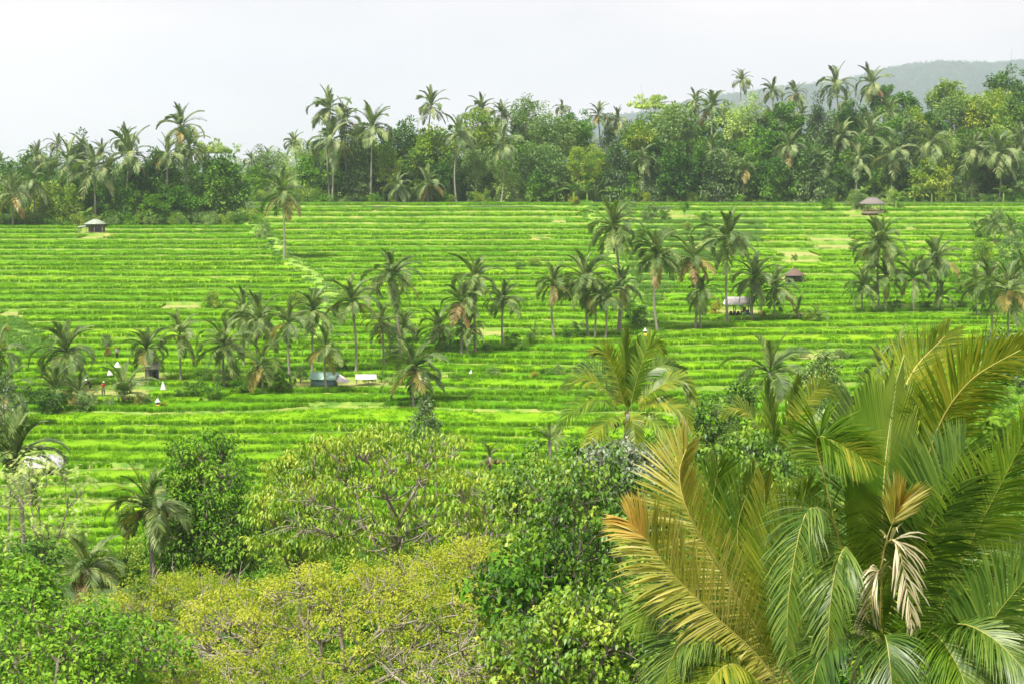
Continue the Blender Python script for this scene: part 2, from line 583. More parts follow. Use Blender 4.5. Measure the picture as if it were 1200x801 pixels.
def in_gully(px, row):
    rs = [g[0] for g in GULLY]
    if row < rs[0] or row > rs[-1]:
        return np.zeros_like(px, bool)
    return (px > np.interp(row, rs, [g[1] for g in GULLY])) & (px < np.interp(row, rs, [g[2] for g in GULLY]))


RICE_GROUP = None


def field(rows, left, right, seed, dx, amp, rice_h=0.46):
    """stepped rice terraces: one earth step per row, with the rice that stands on it"""
    rng = np.random.default_rng(seed)
    ds = [depth_of(r) for r in rows]
    for i in range(len(rows) - 1):
        row, d, d2 = rows[i], ds[i], ds[i + 1]          # rows run from near (large) to far (small)
        gap = d2 - d
        zt, zl = float(prof(d + 0.15 * gap)), float(prof(d - 0.8 * (d - ds[i - 1]))) if i else float(prof(d)) - 0.5
        zl = min(zl, zt - 0.2)
        x0, x1 = at(left(row), row, d)[0], at(right(row), row, d)[0]
        nx = max(int((x1 - x0) / dx), 6)
        x = np.linspace(x0, x1, nx)

        def edge(k, dd):
            r2 = np.random.default_rng(seed * 1000 + k)
            ph = r2.uniform(0, 6.28, 4)
            g = (ds[min(k + 1, len(ds) - 1)] - ds[max(k - 1, 0)]) * 0.5
            n = 0.5 * np.sin(x / 5.2 + ph[0]) + 0.6 * np.sin(x / 11.0 + ph[1]) + 0.8 * np.sin(x / 27.0 + ph[2]) + 0.2 * np.sin(x / 1.9 + ph[3])
            return dd + warp(x, dd) + n * amp * g
        y0, y1 = edge(i, d), edge(i + 1, d2)
        y1 = np.maximum(y1, y0 + 1.0)
        wob = 0.05 * rng.normal(0, 1, nx)
        zb = zt + 0.06 * np.sin(x / 3.1 + seed) + wob * 0.6
        one = np.ones(nx)
        S = [(y0 - 0.25, one * (zl - 0.5)), (y0 - 0.05 + wob, zb - 0.02), (y0 + 0.34 + wob, zb), (y0 + 0.5, one * zt - 0.04), (y1 + 0.3, one * zt - 0.04)]
        V = np.stack([np.stack([x, yy, zz], -1) for yy, zz in S], 1)
        K = len(S)
        a = np.arange(nx - 1)[:, None] * K + np.arange(K - 1)[None, :]
        q = np.stack([a, a + K, a + K + 1, a + 1], -1)
        pxa = 600 + x / d * F * (CT + (-(row - 400.5) / F) * ST)
        gul = in_gully(pxa, row)[:-1]
        t_obj = obj("rice_terrace", new_mesh("rice_terrace", V.reshape(-1, 3), [q[~gul][:, :3].reshape(-1, 4), q[~gul][:, 3:].reshape(-1, 4), q[gul].reshape(-1, 4)], [M['bund'], M['soil'], M['grass_bank']], [0, 1, 2]), kind="structure")
        # where rice stands
        px = 600 + x / (d) * F * (CT + (-(row - 400.5) / F) * ST)
        keep = np.ones(nx, bool)
        for bx, by, hw, hh in BARE:
            if abs(row - by) < hh * 0.6 + 2:
                keep &= np.abs(px - bx) > hw * rng.uniform(0.75, 1.1)
        keep &= ~in_gully(px, row)
        seg_h = np.zeros(nx)
        xx = x0 + rng.uniform(5, 80)
        cuts = [x0 - 1]
        while xx < x1:
            cuts.append(xx)
            if rng.uniform() < (0.2 if amp > 0.2 else 0.1):
                keep &= np.abs(x - xx) > dx * 0.6
            xx += rng.uniform(25, 110) * (1.0 if amp > 0.2 else 2.0)
        seg_m = np.zeros(nx, int)
        seg_o = np.zeros(nx)
        for c in cuts:
            seg_m = np.where(x > c, rng.choice([0, 0, 1, 2]), seg_m)
            seg_o = np.where(x > c, rng.uniform(-0.1, min(0.28 * gap, 0.9)) * (rng.uniform() < 0.6), seg_o)
            seg_h = np.where(x > c, rng.uniform(-0.07, 0.07), seg_h)
        back = y1 - 0.25
        kw = max(int(1.6 / dx), 1)
        front = y0 + 0.55 + 0.05 * rng.normal(0, 1, nx) + np.convolve(np.pad(seg_o, kw, mode='edge'), np.ones(kw) / kw, 'same')[kw:-kw]
        keep &= (back - front) > 0.5
        kn = max(int(2.2 / dx) | 1, 3)
        soft = np.convolve(np.pad(keep.astype(float), kn, mode='edge'), np.ones(kn) / kn, 'same')[kn:-kn]
        h = (rice_h + seg_h + 0.03 * rng.normal(0, 1, nx)) * np.clip(0.15 + 1.1 * (soft - 0.3), 0.25, 1)
        kk = 4 if gap < 6 else 7
        prof_pts = [(front, one * zt - 0.02), (front + 0.14, zt + h * 0.62), (front + 0.42, zt + h)]
        for s in np.linspace(0, 1, kk)[1:]:
            prof_pts.append((front + 0.42 + np.maximum(back - front - 0.46, 0.02) * s, zt + h + 0.05 * rng.normal(0, 1, nx)))
        prof_pts.append((back, one * zt))
        V = np.stack([np.stack([x, yy, zz], -1) for yy, zz in prof_pts], 1)
        K = len(prof_pts)
        ok = keep[:-1] & keep[1:]
        a = (np.arange(nx - 1)[:, None] * K + np.arange(K - 1)[None, :])[ok]
        if len(a) == 0:
            continue
        q = np.stack([a, a + K, a + K + 1, a + 1], -1)
        qm = seg_m[:-1][ok]
        q = [q[qm == k].reshape(-1, 4) for k in range(3)]
        qi = [k for k in range(3) if len(q[k])]
        q = [q[k] for k in qi]
        # plants
        L = x1 - x0
        P, tf, yw = [], [], []
        for rep, (off, step) in enumerate(((0.0, 0.85), (0.4, 1.8 if amp < 0.3 else 0.9))):
            n = int(L / step)
            sx = np.sort(rng.uniform(x0, x1, n)) if rep else np.linspace(x0, x1, n) + rng.uniform(-0.2, 0.2, n)
            kp = np.interp(sx, x, keep.astype(float)) > 0.95
            sx = sx[kp]
            sy = np.interp(sx, x, front) + 0.05 + off
            sl = np.arctan(np.interp(sx + 0.5, x, front) - np.interp(sx - 0.5, x, front))
            P.append(np.c_[sx, sy, np.full(len(sx), zt - 0.02)])
            tf.append(rng.integers(1, 4, len(sx)))
            yw.append(sl + PI * rng.integers(0, 2, len(sx)))
        n = int(L * max(gap - 0.9, 0.3) * 0.34)
        sx = rng.uniform(x0, x1, n)
        u = rng.uniform(0, 1, n)
        f_, b_ = np.interp(sx, x, front) + 0.9, np.interp(sx, x, back) - 0.6
        kp = (np.interp(sx, x, keep.astype(float)) > 0.95) & (b_ > f_)
        P.append(np.c_[sx, f_ + (b_ - f_) * u, np.full(n, zt - 0.02) + np.interp(sx, x, seg_h)][kp])
        tf.append(rng.integers(4, 7, n)[kp])
        yw.append(rng.uniform(0, 6.28, n)[kp])
        n = int(L / 1.6)
        sx = rng.uniform(x0, x1, n)
        P.append(np.c_[sx, np.interp(sx, x, y0) + rng.uniform(-0.1, 0.3, n), np.full(n, zt)])
        tf.append(rng.integers(7, 9, n))
        yw.append(rng.uniform(-0.2, 0.2, n))
        gx = x[in_gully(px, row)]
        if len(gx):
            n = int(len(gx) * max(gap, 1) * 1.3)
            sx = rng.uniform(gx.min(), gx.max(), n)
            P.append(np.c_[sx, np.interp(sx, x, y0) + rng.uniform(0.1, max(gap, 0.3), n), np.full(n, zt)])
            tf.append(rng.integers(9, 11, n))
            yw.append(rng.uniform(0, 6.28, n))
        P, tf, yw = np.vstack(P), np.concatenate(tf), np.concatenate(yw)
        me = add_points(V.reshape(-1, 3), q, P, tf, yw, rng.uniform(0.85, 1.15, len(P)), "rice", [M['rice_top'], M['rice_young'], M['rice_deep']], qi, RICE_GROUP, True)
        o = obj("rice", me, t_obj, kind="stuff")
        o.modifiers.new("plants", 'NODES').node_group = RICE_GROUP


def spaced(top, bottom, s0, s1, rng, jit=0.18):
    """rows from bottom (near) to top (far), spacing s1 px near and s0 px far"""
    out, r = [], float(bottom)
    while r > top:
        out.append(r)
        f = (r - top) / (bottom - top)
        r -= (s0 + (s1 - s0) * f) * rng.uniform(1 - jit, 1 + jit)
    out.append(float(top))
    return out


def lin(*pts):
    rs = [p[0] for p in pts]
    xs = [p[1] for p in pts]
    return lambda r: float(np.interp(r, rs, xs))


build_ground()
build_hill()
RICE_GROUP = instancer("rice_plants", make_rice_protos())
AB = lin((236, 292), (262, 294), (325, 362), (345, 386), (400, 372), (455, 300), (480, 215))
BC = lin((236, 688), (270, 700), (330, 738), (400, 762), (455, 775))
_r = np.random.default_rng(5)
field(spaced(264, 474, 5.8, 9.5, _r), lambda r: -160, lambda r: AB(r) - 3, 11, 0.9, 0.16)
field(spaced(237, 452, 6.1, 9.0, _r), lambda r: AB(r) + 2, lambda r: BC(r) - 2, 12, 0.9, 0.16)
field(spaced(237.5, 450, 6.3, 9.2, _r), lambda r: BC(r) + 2, lambda r: 1370, 13, 0.9, 0.16)
field([652, 640, 629, 617, 606, 594, 582, 571, 560, 549, 538, 528, 518, 508, 498, 478, 470, 462, 454], lambda r: (AB(r) + 2 if r < 475 else -170), lambda r: 1380, 14, 0.5, 0.36, 0.44)


def bank_strip(line, r0, r1, w, seed):
    """grassy bank with a trodden path that runs down between two fields"""
    rng = np.random.default_rng(seed)
    rr = np.linspace(r0, r1, 60)
    V, P = [], []
    for r in rr:
        d = depth_of(r)
        X = at(line(r), r, d)[0]
        yy = d + float(warp(X, d))
        ww = w * rng.uniform(0.8, 1.2)
        for u, dz in ((-1, -0.5), (-0.7, 0.25), (0, 0.42), (0.7, 0.25), (1, -0.5)):
            V.append((X + u * ww, yy, float(prof(d)) + dz + 0.05 * rng.normal()))
        for _ in range(5):
            P.append((X + rng.uniform(-1, 1) * ww, yy + rng.uniform(-2.5, 2.5), float(prof(d)) + 0.15))
    K = 5
    a = np.arange(len(rr) - 1)[:, None] * K + np.arange(K - 1)[None, :]
    q = np.stack([a, a + K, a + K + 1, a + 1], -1).reshape(-1, 4)
    P = np.array(P)
    me = add_points(np.array(V), [q], P, rng.integers(9, 11, len(P)), rng.uniform(0, 6, len(P)), rng.uniform(0.5, 1.1, len(P)), "grass_bank", [M['grass_bank']], [0], RICE_GROUP, True)
    o = obj("grass_bank", me, kind="structure")
    o.modifiers.new("plants", 'NODES').node_group = RICE_GROUP


bank_strip(AB, 262, 400, 2.6, 1)
bank_strip(BC, 238, 400, 1.9, 2)
bank_strip(lin((375, 2), (420, 60)), 378, 418, 2.2, 3)


# ------------------------------------------------------------------ palms
def leaflets(B, D, W, L, wid, nseg=2, droop=0.6, taper=(0.55, 1.0, 0.0), prof_pts=None):
    """narrow strips that start at B, head along D, lie across W and sink towards their tips"""
    n = len(B)
    L = np.broadcast_to(L, (n,))[:, None]
    wid = np.broadcast_to(wid, (n,))[:, None]
    droop = np.broadcast_to(droop, (n,))[:, None]
    p = B.copy()
    rows = []
    for j in range(nseg + 1):
        f = j / nseg
        d = unit(D + np.array([[0, 0, -1.0]]) * droop * (f ** 1.3) * 1.6)
        w = unit(W - d * np.sum(W * d, 1, keepdims=True))
        ww = wid * (0.55 + 0.9 * f if f < 0.5 else (1.0 - ((f - 0.5) / 0.5) ** 1.5))
        if j < nseg:
            rows += [p - w * ww * 0.5, p + w * ww * 0.5]
            p = p + d * L / nseg
        else:
            rows += [p]
    V = np.stack(rows, 1)
    K = V.shape[1]
    base = np.arange(n)[:, None] * K
    q = []
    for j in range(nseg - 1):
        q.append(base + np.array([[2 * j, 2 * j + 1, 2 * j + 3, 2 * j + 2]]))
    t = base + np.array([[2 * nseg - 2, 2 * nseg - 1, 2 * nseg]])
    Fs = [t]
    if q:
        Fs.insert(0, np.vstack(q))
    return V.reshape(-1, 3), Fs


def spline(P, n):
    """Catmull-Rom through the points"""
    P = np.asarray(P, float)
    Q = np.vstack([2 * P[0] - P[1], P, 2 * P[-1] - P[-2]])
    t = np.linspace(0, len(P) - 1, n)
    i = np.minimum(t.astype(int), len(P) - 2)
    f = (t - i)[:, None]
    a, b, c, d = Q[i], Q[i + 1], Q[i + 2], Q[i + 3]
    return 0.5 * (2 * b + (c - a) * f + (2 * a - 5 * b + 4 * c - d) * f * f + (3 * b - a - 3 * c + d) * f ** 3)


def frond_geo(path, normal, per_side, leaf_len, leaf_w, nseg, rng, start=0.12, droop=0.5, a0=62, a1=22, vee=0.25, lr=(1.0, 1.0), jit=0.08, rib_r=0.012, ragged=0.0, tipcut=1.0, fused=False, taper0=None):
    """one pinnate frond along path; normal is the side its upper face looks to"""
    n = 40
    P = spline(path, n) if len(path) < n else path
    T = unit(np.gradient(P, axis=0))
    Nn = np.broadcast_to(np.asarray(normal, float), P.shape)
    S = unit(np.cross(T, Nn))
    Nn = np.cross(S, T)
    seglen = np.linalg.norm(np.diff(P, axis=0), axis=1).sum()
    mb_leaf = MB()
    for k, sd in enumerate((-1, 1)):
        if fused:
            m = 90
            s = np.linspace(start, 0.99, m)
            u = s * (n - 1)
            i = np.minimum(u.astype(int), n - 2)
            f = (u - i)[:, None]
            b = P[i] * (1 - f) + P[i + 1] * f
            rel = (s - start) / (1 - start)
            ang = np.radians(a0 + (a1 - a0) * rel)[:, None]
            D = np.cos(ang) * T[i] + sd * np.sin(ang) * S[i]
            ll = leaf_len * (0.55 + 0.45 * np.sin(np.clip(rel * 1.1 + 0.15, 0, 1) * PI)) * np.where(rel > 0.6, 1 - (rel - 0.6) * 1.3, 1) * rng.uniform(0.93, 1.03, m)
            pl = 0.028 * np.where(np.arange(m) % 2 == 0, 1.0, -1.0)
            rows = []
            for tt in np.linspace(0, 1, 6):
                rows.append(b + D * (ll * tt)[:, None] + Nn[i] * (pl * min(tt * 4, 1) + vee * 0.3 * tt * ll)[:, None])
            V = np.stack(rows, 1)
            a = np.arange(m - 1)[:, None] * 6 + np.arange(5)[None]
            mb_leaf.add(V.reshape(-1, 3), np.stack([a, a + 6, a + 7, a + 1], -1).reshape(-1, 4))
            continue
        if lr[k] <= 0:
            continue
        m = per_side
        s = np.linspace(start, 0.995 * tipcut, m) + rng.uniform(-0.3, 0.3, m) / m
        s = np.clip(s, 0, 1)
        if ragged:
            kp = rng.uniform(0, 1, m) > ragged
            s = s[kp]
            m = len(s)
        u = s * (n - 1)
        i = np.minimum(u.astype(int), n - 2)
        f = (u - i)[:, None]
        b = P[i] * (1 - f) + P[i + 1] * f
        t_, s_, n_ = T[i], S[i], Nn[i]
        st0 = start if taper0 is None else taper0
        rel = (s - st0) / (1 - st0)
        ang = np.radians(a0 + (a1 - a0) * rel ** 1.2 + rng.normal(0, 5, m))[:, None]
        v = vee * (1 - 0.6 * rel)[:, None] + rng.normal(0, jit, m)[:, None]
        D = unit(np.cos(ang) * t_ + np.sin(ang) * (sd * s_ * np.cos(v) + n_ * np.sin(v)))
        ll = leaf_len * lr[k] * (0.45 + 0.55 * np.sin(np.clip(rel * 1.25 + 0.18, 0, 1) * PI * 0.62) ** 1.0) * np.where(rel > 0.62, 1 - (rel - 0.62) * 1.55, 1) * rng.uniform(0.85, 1.08, m)
        W = unit(t_ * 0.85 - D * np.sum(t_ * D, 1, keepdims=True) * 0.85 + n_ * 0.25 * sd)
        V, Fs = leaflets(b, D, W, ll, leaf_w * rng.uniform(0.8, 1.15, m), nseg, droop * rng.uniform(0.6, 1.4, m))
        mb_leaf.add(V, Fs)
    mb_rib = MB()
    step = 1 if n <= 20 else 2
    mb_rib.tube(P[::step], np.linspace(rib_r, rib_r * 0.2, len(P[::step])), 4)
    return mb_leaf, mb_rib


PITCH = [84, 68, 50, 32, 12, -12, -38, -62]


def make_frond_set(n_leaf, nseg, leaf_w, variants, mat):
    """fronds of unit length that leave the crown along +X at each of the pitches"""
    out = {}
    for pi_, p in enumerate(PITCH):
        for v in range(variants):
            rng = np.random.default_rng(1000 + pi_ * 10 + v + n_leaf * 7)
            s = np.linspace(0, 1, 14)
            bend = (28 + 88 * math.cos(math.radians(p))) * rng.uniform(0.75, 1.25)
            if p < 0:
                bend = max(10, (90 + p) * 0.75) * rng.uniform(0.8, 1.15)
            ang = np.radians(p - bend * s ** 1.5)
            dx, dz = np.cos(ang), np.sin(ang)
            P = np.c_[np.cumsum(dx) / 14, 0.05 * rng.uniform(-1, 1) * s ** 2, np.cumsum(dz) / 14]
            P = np.vstack([[0, 0, 0], P])
            T = np.gradient(P, axis=0)
            nrm = np.c_[-T[:, 2], np.zeros(len(T)), T[:, 0]]
            nrm = spline(nrm, 40)
            young = p > 60
            lf, rib = frond_geo(P, nrm, n_leaf, 0.24 if young else 0.30, leaf_w, nseg, rng, start=0.12, droop=0.15 if young else 0.4 + 0.2 * (p < 20), a0=42 if young else 62, a1=16 if young else 24, vee=0.5 if young else 0.2, rib_r=0.014, ragged=0.0 if p > 0 else 0.12)
            lf.add(np.vstack(rib.v), rib.f, 1)
            out[(pi_, v)] = lf.mesh("frond", [mat, M['midrib'] if nseg > 2 else mat])
    return out


FR_MID = make_frond_set(38, 2, 0.027, 3, M['frond'])
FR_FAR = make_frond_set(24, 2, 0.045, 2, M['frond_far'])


def trunk_mesh(h, dx, dy, r, rng, seg=12, sides=7, flare=1.5):
    s = np.linspace(0, 1, seg)
    k = rng.uniform(0.6, 1.6)
    bow = rng.uniform(-0.05, 0.05) * h
    P = np.c_[dx * s ** k + bow * np.sin(s * PI), dy * s ** k, -0.6 + (h + 0.6) * s]
    rad = r * (1 - 0.35 * s) * (1 + (flare - 1) * np.exp(-s * 14))
    rad = rad * (1 + 0.05 * np.sin(np.arange(seg) * 2.4))
    mb = MB().tube(P, rad, sides)
    return mb.mesh("trunk", [M['palm_bark']], True)


def crown_spec(n, rng, upright=0.0, dead=1):
    """(pitch class, azimuth, length factor) from the spear leaf down to the oldest fronds"""
    out = []
    a = rng.uniform(0, 6.28)
    for i in range(n):
        t = i / (n - 1)
        p = 88 - (138 - upright * 50) * t ** 1.02 + rng.normal(0, 8)
        k = int(np.argmin([abs(p - q) for q in PITCH]))
        out.append((k, a, (0.88 if k == 0 else 1.0) * rng.uniform(0.86, 1.1)))
        a += 2.39996 + rng.normal(0, 0.25)
    return out


COCO = None


def coconut_mesh():
    rng = np.random.default_rng(3)
    mb = MB()
    for _ in range(9):
        c = rng.normal(0, 1, 3) * np.array([0.3, 0.3, 0.2]) + np.array([0, 0, -0.32])
        V, Fq = [], []
        for j, ph in enumerate((-1.1, -0.4, 0.4, 1.1)):
            for i in range(6):
                th = i / 6 * 2 * PI
                V.append(c + 0.14 * np.array([math.cos(ph) * math.cos(th), math.cos(ph) * math.sin(th), 1.25 * math.sin(ph)]))
        for j in range(3):
            for i in range(6):
                Fq.append((j * 6 + i, j * 6 + (i + 1) % 6, j * 6 + 6 + (i + 1) % 6, j * 6 + 6 + i))
        mb.add(V, np.array(Fq))
    return mb.mesh("coconut_cluster", [M['coconut']], True)


COCO = coconut_mesh()


def palm(cx, cy, bx, by, r, label, seed, n=22, fset=None, depth=None, upright=0.0, old=0.2, young=False, group="coconut palms on the rice slope", coco=None, trunk_r=None, name="coconut_palm", joined=False):
    """cx, cy crown heart; bx, by foot of the trunk; r visible crown radius (photo pixels)"""
    rng = np.random.default_rng(seed)
    if depth is None:
        b = hit(bx, by)
    else:
        b = at(bx, by, depth)
        b[2] = min(forest_ground(b[0], depth), b[2])
    D = b[1]
    c = at(cx, cy, D)
    h = max(c[2] - b[2], 0.6)
    L = r / F * D * 1.46
    t = thing(name, label, "palm tree", b, 0, group)
    dx = c[0] - b[0]
    dy = rng.uniform(-0.3, 0.3)
    obj("trunk", trunk_mesh(h, dx, dy, trunk_r or (0.13 + 0.006 * h), rng), t)
    fs = fset or FR_MID
    nv = 3 if fs is FR_MID else 2
    n = max(7, int(n * rng.uniform(0.9, 1.3)))
    spec = crown_spec(n, rng, upright + rng.uniform(-0.1, 0.3))
    base_mat = M['frond'] if fs is FR_MID else M['frond_far']
    top = (dx, dy, h)
    for k, a, f in spec:
        mat = base_mat
        if young and k <= 4:
            mat = M['frond_young']
        u = rng.uniform()
        if k >= 6 and u < old * 0.35:
            mat = M['frond_brown']
        elif k >= 5 and u < old * 0.7:
            mat = M['frond_yellow']
        o = obj("frond", fs[(k, int(rng.integers(nv)))], t, top, mat)
        o.rotation_euler = (rng.normal(0, 0.10), rng.normal(0, 0.07), a)
        s = L * f
        o.scale = (s, s * rng.uniform(0.85, 1.2), s * rng.uniform(0.9, 1.1))
    if coco if coco is not None else rng.uniform() < 0.6:
        o = obj("coconut_cluster", COCO, t, top, kind="stuff")
        o.scale = (1.0, 1.0, 1.0)
    return t


# crown x, y, foot x, y, crown radius, label, extras
MID = [
    (330, 226, 333, 306, 25, "lone palm with drooping crown on the bank at the field corner", dict(n=25, old=.35)),
    (367, 364, 366, 441, 24, "slim grey palm rising just behind the teal roofed hut", {}),
    (412, 354, 417, 438, 25, "palm with tall upright fronds and a pale trunk right of the teal hut", dict(upright=.5)),
    (459, 324, 470, 424, 28, "tall leaning palm with the widest crown, above the bare white roof sheet", dict(n=25)),
    (448, 378, 450, 428, 19, "short dark palm under the crown of the tall leaning palm", dict(old=.5)),
    (472, 384, 472, 402, 18, "low palm half hidden behind the leaning pale trunk", dict(upright=.3)),
    (556, 327, 557, 415, 26, "tall straight pale trunked palm with round crown, mid slope", dict(n=25)),
    (540, 353, 541, 418, 22, "palm just left of and lower than the straight pale trunked palm", {}),
    (514, 384, 515, 413, 22, "short bushy palm left of the pair of straight palms", dict(upright=.4)),
    (548, 386, 547, 418, 17, "dark low palm at the foot of the straight pale trunked palm", {}),
    (590, 352, 590, 410, 21, "narrow crowned palm standing alone right of the straight palm", dict(upright=.5)),
    (485, 432, 485, 474, 30, "palm in open rice below the others with orange brown lower fronds", dict(n=26, old=.55, coco=True)),
    (303, 375, 304, 440, 26, "big crowned palm in the middle of the left palm cluster", dict(n=26)),
    (284, 362, 286, 432, 22, "palm at the back left of the left palm cluster, highest crown", {}),
    (338, 378, 342, 456, 23, "palm with rust coloured skirt at the right end of the left cluster", dict(old=.6)),
    (306, 427, 306, 461, 26, "young bright palm with yellow arching frond at the front of the left cluster", dict(n=14, young=True, old=.4)),
    (381, 408, 384, 459, 22, "palm with shaggy pale trunk standing in front of the teal hut", dict(old=.5)),
    (262, 405, 263, 455, 30, "wide palm with cream hanging fronds at the left of the cluster", dict(n=26, old=.45)),
    (211, 392, 212, 446, 24, "thin trunked palm between the small white hut and the cluster", dict(n=15, old=.4)),
    (172, 408, 175, 447, 22, "dark narrow palm directly in front of the small white hut", dict(upright=.4)),
    (78, 412, 75, 452, 33, "wide drooping palm on the left slope above the dark thicket", dict(n=26)),
    (-2, 415, -4, 470, 26, "palm at the left picture edge, upper of two", {}),
    (2, 462, 0, 500, 32, "palm at the left picture edge, lower of two", dict(old=.4)),
    (146, 462, 147, 474, 33, "trunkless young palm with stiff grey green fronds beside the white flag", dict(n=13, upright=.9, old=0)),
    (65, 455, 64, 474, 26, "stubby palm in the dark thicket under the wide drooping palm", dict(upright=.5)),
    (92, 462, 94, 478, 22, "small grey palm at the right side of the dark thicket", dict(upright=.3)),
    (648, 332, 651, 398, 21, "dark trunked palm with a broken pale frond, left of the palm pair", dict(old=.4)),
    (686, 328, 690, 396, 29, "dense crowned twin stemmed looking palm left of the tallest palm", dict(n=27)),
    (698, 345, 697, 398, 20, "palm leaning against the dense crowned palm, right trunk of the pair", {}),
    (708, 350, 709, 399, 21, "short dark palm at the feet of the tallest palm", dict(upright=.4)),
    (718, 266, 727, 391, 29, "tallest palm on the slope with hanging brownish skirt", dict(n=28, old=.4)),
    (729, 335, 724, 391, 20, "palm half hidden behind the trunk of the tallest palm", {}),
    (770, 300, 772, 390, 27, "palm right of the tallest one with a leafy collar low on its trunk", dict(n=25, old=.3, coco=True)),
    (812, 302, 814, 386, 24, "palm with two hanging rusty fronds left of the high crowned palm", dict(old=.6)),
    (822, 343, 822, 386, 19, "short palm in front of the palm with rusty fronds", {}),
    (854, 280, 853, 381, 30, "high crowned palm with orange heart in front of the white roofed shelter", dict(n=27, coco=True)),
    (884, 326, 882, 376, 24, "palm at the right corner of the white roofed shelter", {}),
    (908, 338, 908, 375, 24, "palm in front of the small brown hut", dict(old=.3)),
    (935, 366, 935, 376, 16, "tiny young palm below the brown hut, left one", dict(n=9, upright=.8, young=True, old=0)),
    (958, 372, 960, 378, 14, "tiny young palm below the brown hut, right one with yellow tips", dict(n=9, upright=.8, young=True, old=.3)),
    (1011, 335, 1012, 366, 19, "short palm with a long bare dry frond left of the right palm group", dict(old=.4)),
    (1030, 286, 1031, 366, 28, "tallest palm of the right group with a shaggy crown", dict(n=27)),
    (1038, 322, 1039, 366, 22, "palm just right of and below the tallest palm of the right group", dict(old=.3)),
    (1070, 326, 1071, 366, 21, "straight black trunked palm in the right group", dict(old=.3)),
    (1098, 304, 1100, 364, 24, "bushy palm at the right end of the right group", dict(n=26)),
    (1103, 347, 1098, 364, 18, "low palm with a folded frond under the bushy palm of the right group", dict(n=12)),
    (1182, 340, 1183, 418, 30, "near palm at the right picture edge with brown tipped skirt", dict(n=26, old=.45, coco=True)),
    (1158, 334, 1159, 405, 27, "palm left of the brown skirted one near the right picture edge", dict(n=25, old=.3)),
    (1200, 325, 1201, 388, 24, "palm cut off by the right picture edge behind the brown skirted one", {}),
    (1143, 330, 1146, 372, 20, "grey palm between the right group and the right picture edge", {}),
    (1165, 262, 1165, 285, 16, "small grey palm rising out of the shrubs high on the right slope", dict(n=13)),
    (1185, 270, 1185, 290, 16, "small palm right in the shrubs high on the right slope", dict(n=13)),
    (1055, 408, 1056, 440, 22, "pale young palm just above the arching foreground frond tips", dict(n=11, upright=.6, old=0)),
    (1030, 428, 1030, 455, 22, "small dark palm beside the tip of the foreground spear frond", dict(n=11, upright=.6, old=0)),
    (626, 392, 626, 401, 12, "tiny yellowing palm seedling on the terrace left of the dark trunked palm", dict(n=8, upright=.7, young=True, old=.5)),
]
for k, (cx, cy, bx, by, r, lab, kw) in enumerate(MID):
    palm(cx, cy, bx, by, r, lab, 500 + k, **kw)

# valley palms, nearer than the slope
NEARP = [
    (19, 536, 15, 650, 46, 135, "large palm at the lower left edge with two yellow arching fronds", dict(n=24, old=.5)),
    (100, 668, 100, 760, 38, 86, "pale drooping palm at lower left in front of the lowest terraces", dict(n=17, old=.4)),
    (176, 594, 178, 700, 40, 110, "palm with cream tips standing against the dark mango like tree", dict(n=24, old=.45)),
    (902, 436, 902, 520, 42, 150, "dark glossy palm with curled fronds left of the grey green conical tree", dict(n=16)),
    (644, 515, 644, 560, 20, 150, "small dark palm tuft above the large leaved thicket", dict(n=9, upright=.7, old=0)),
    (574, 535, 574, 575, 18, 140, "small yellowing palm tuft right of the spreading tree", dict(n=9, upright=.6, young=True, old=.4)),
]
for k, (cx, cy, bx, by, r, d, lab, kw) in enumerate(NEARP):
    palm(cx, cy, bx, by, r, lab, 700 + k, depth=d, group="coconut palms in the valley", **kw)

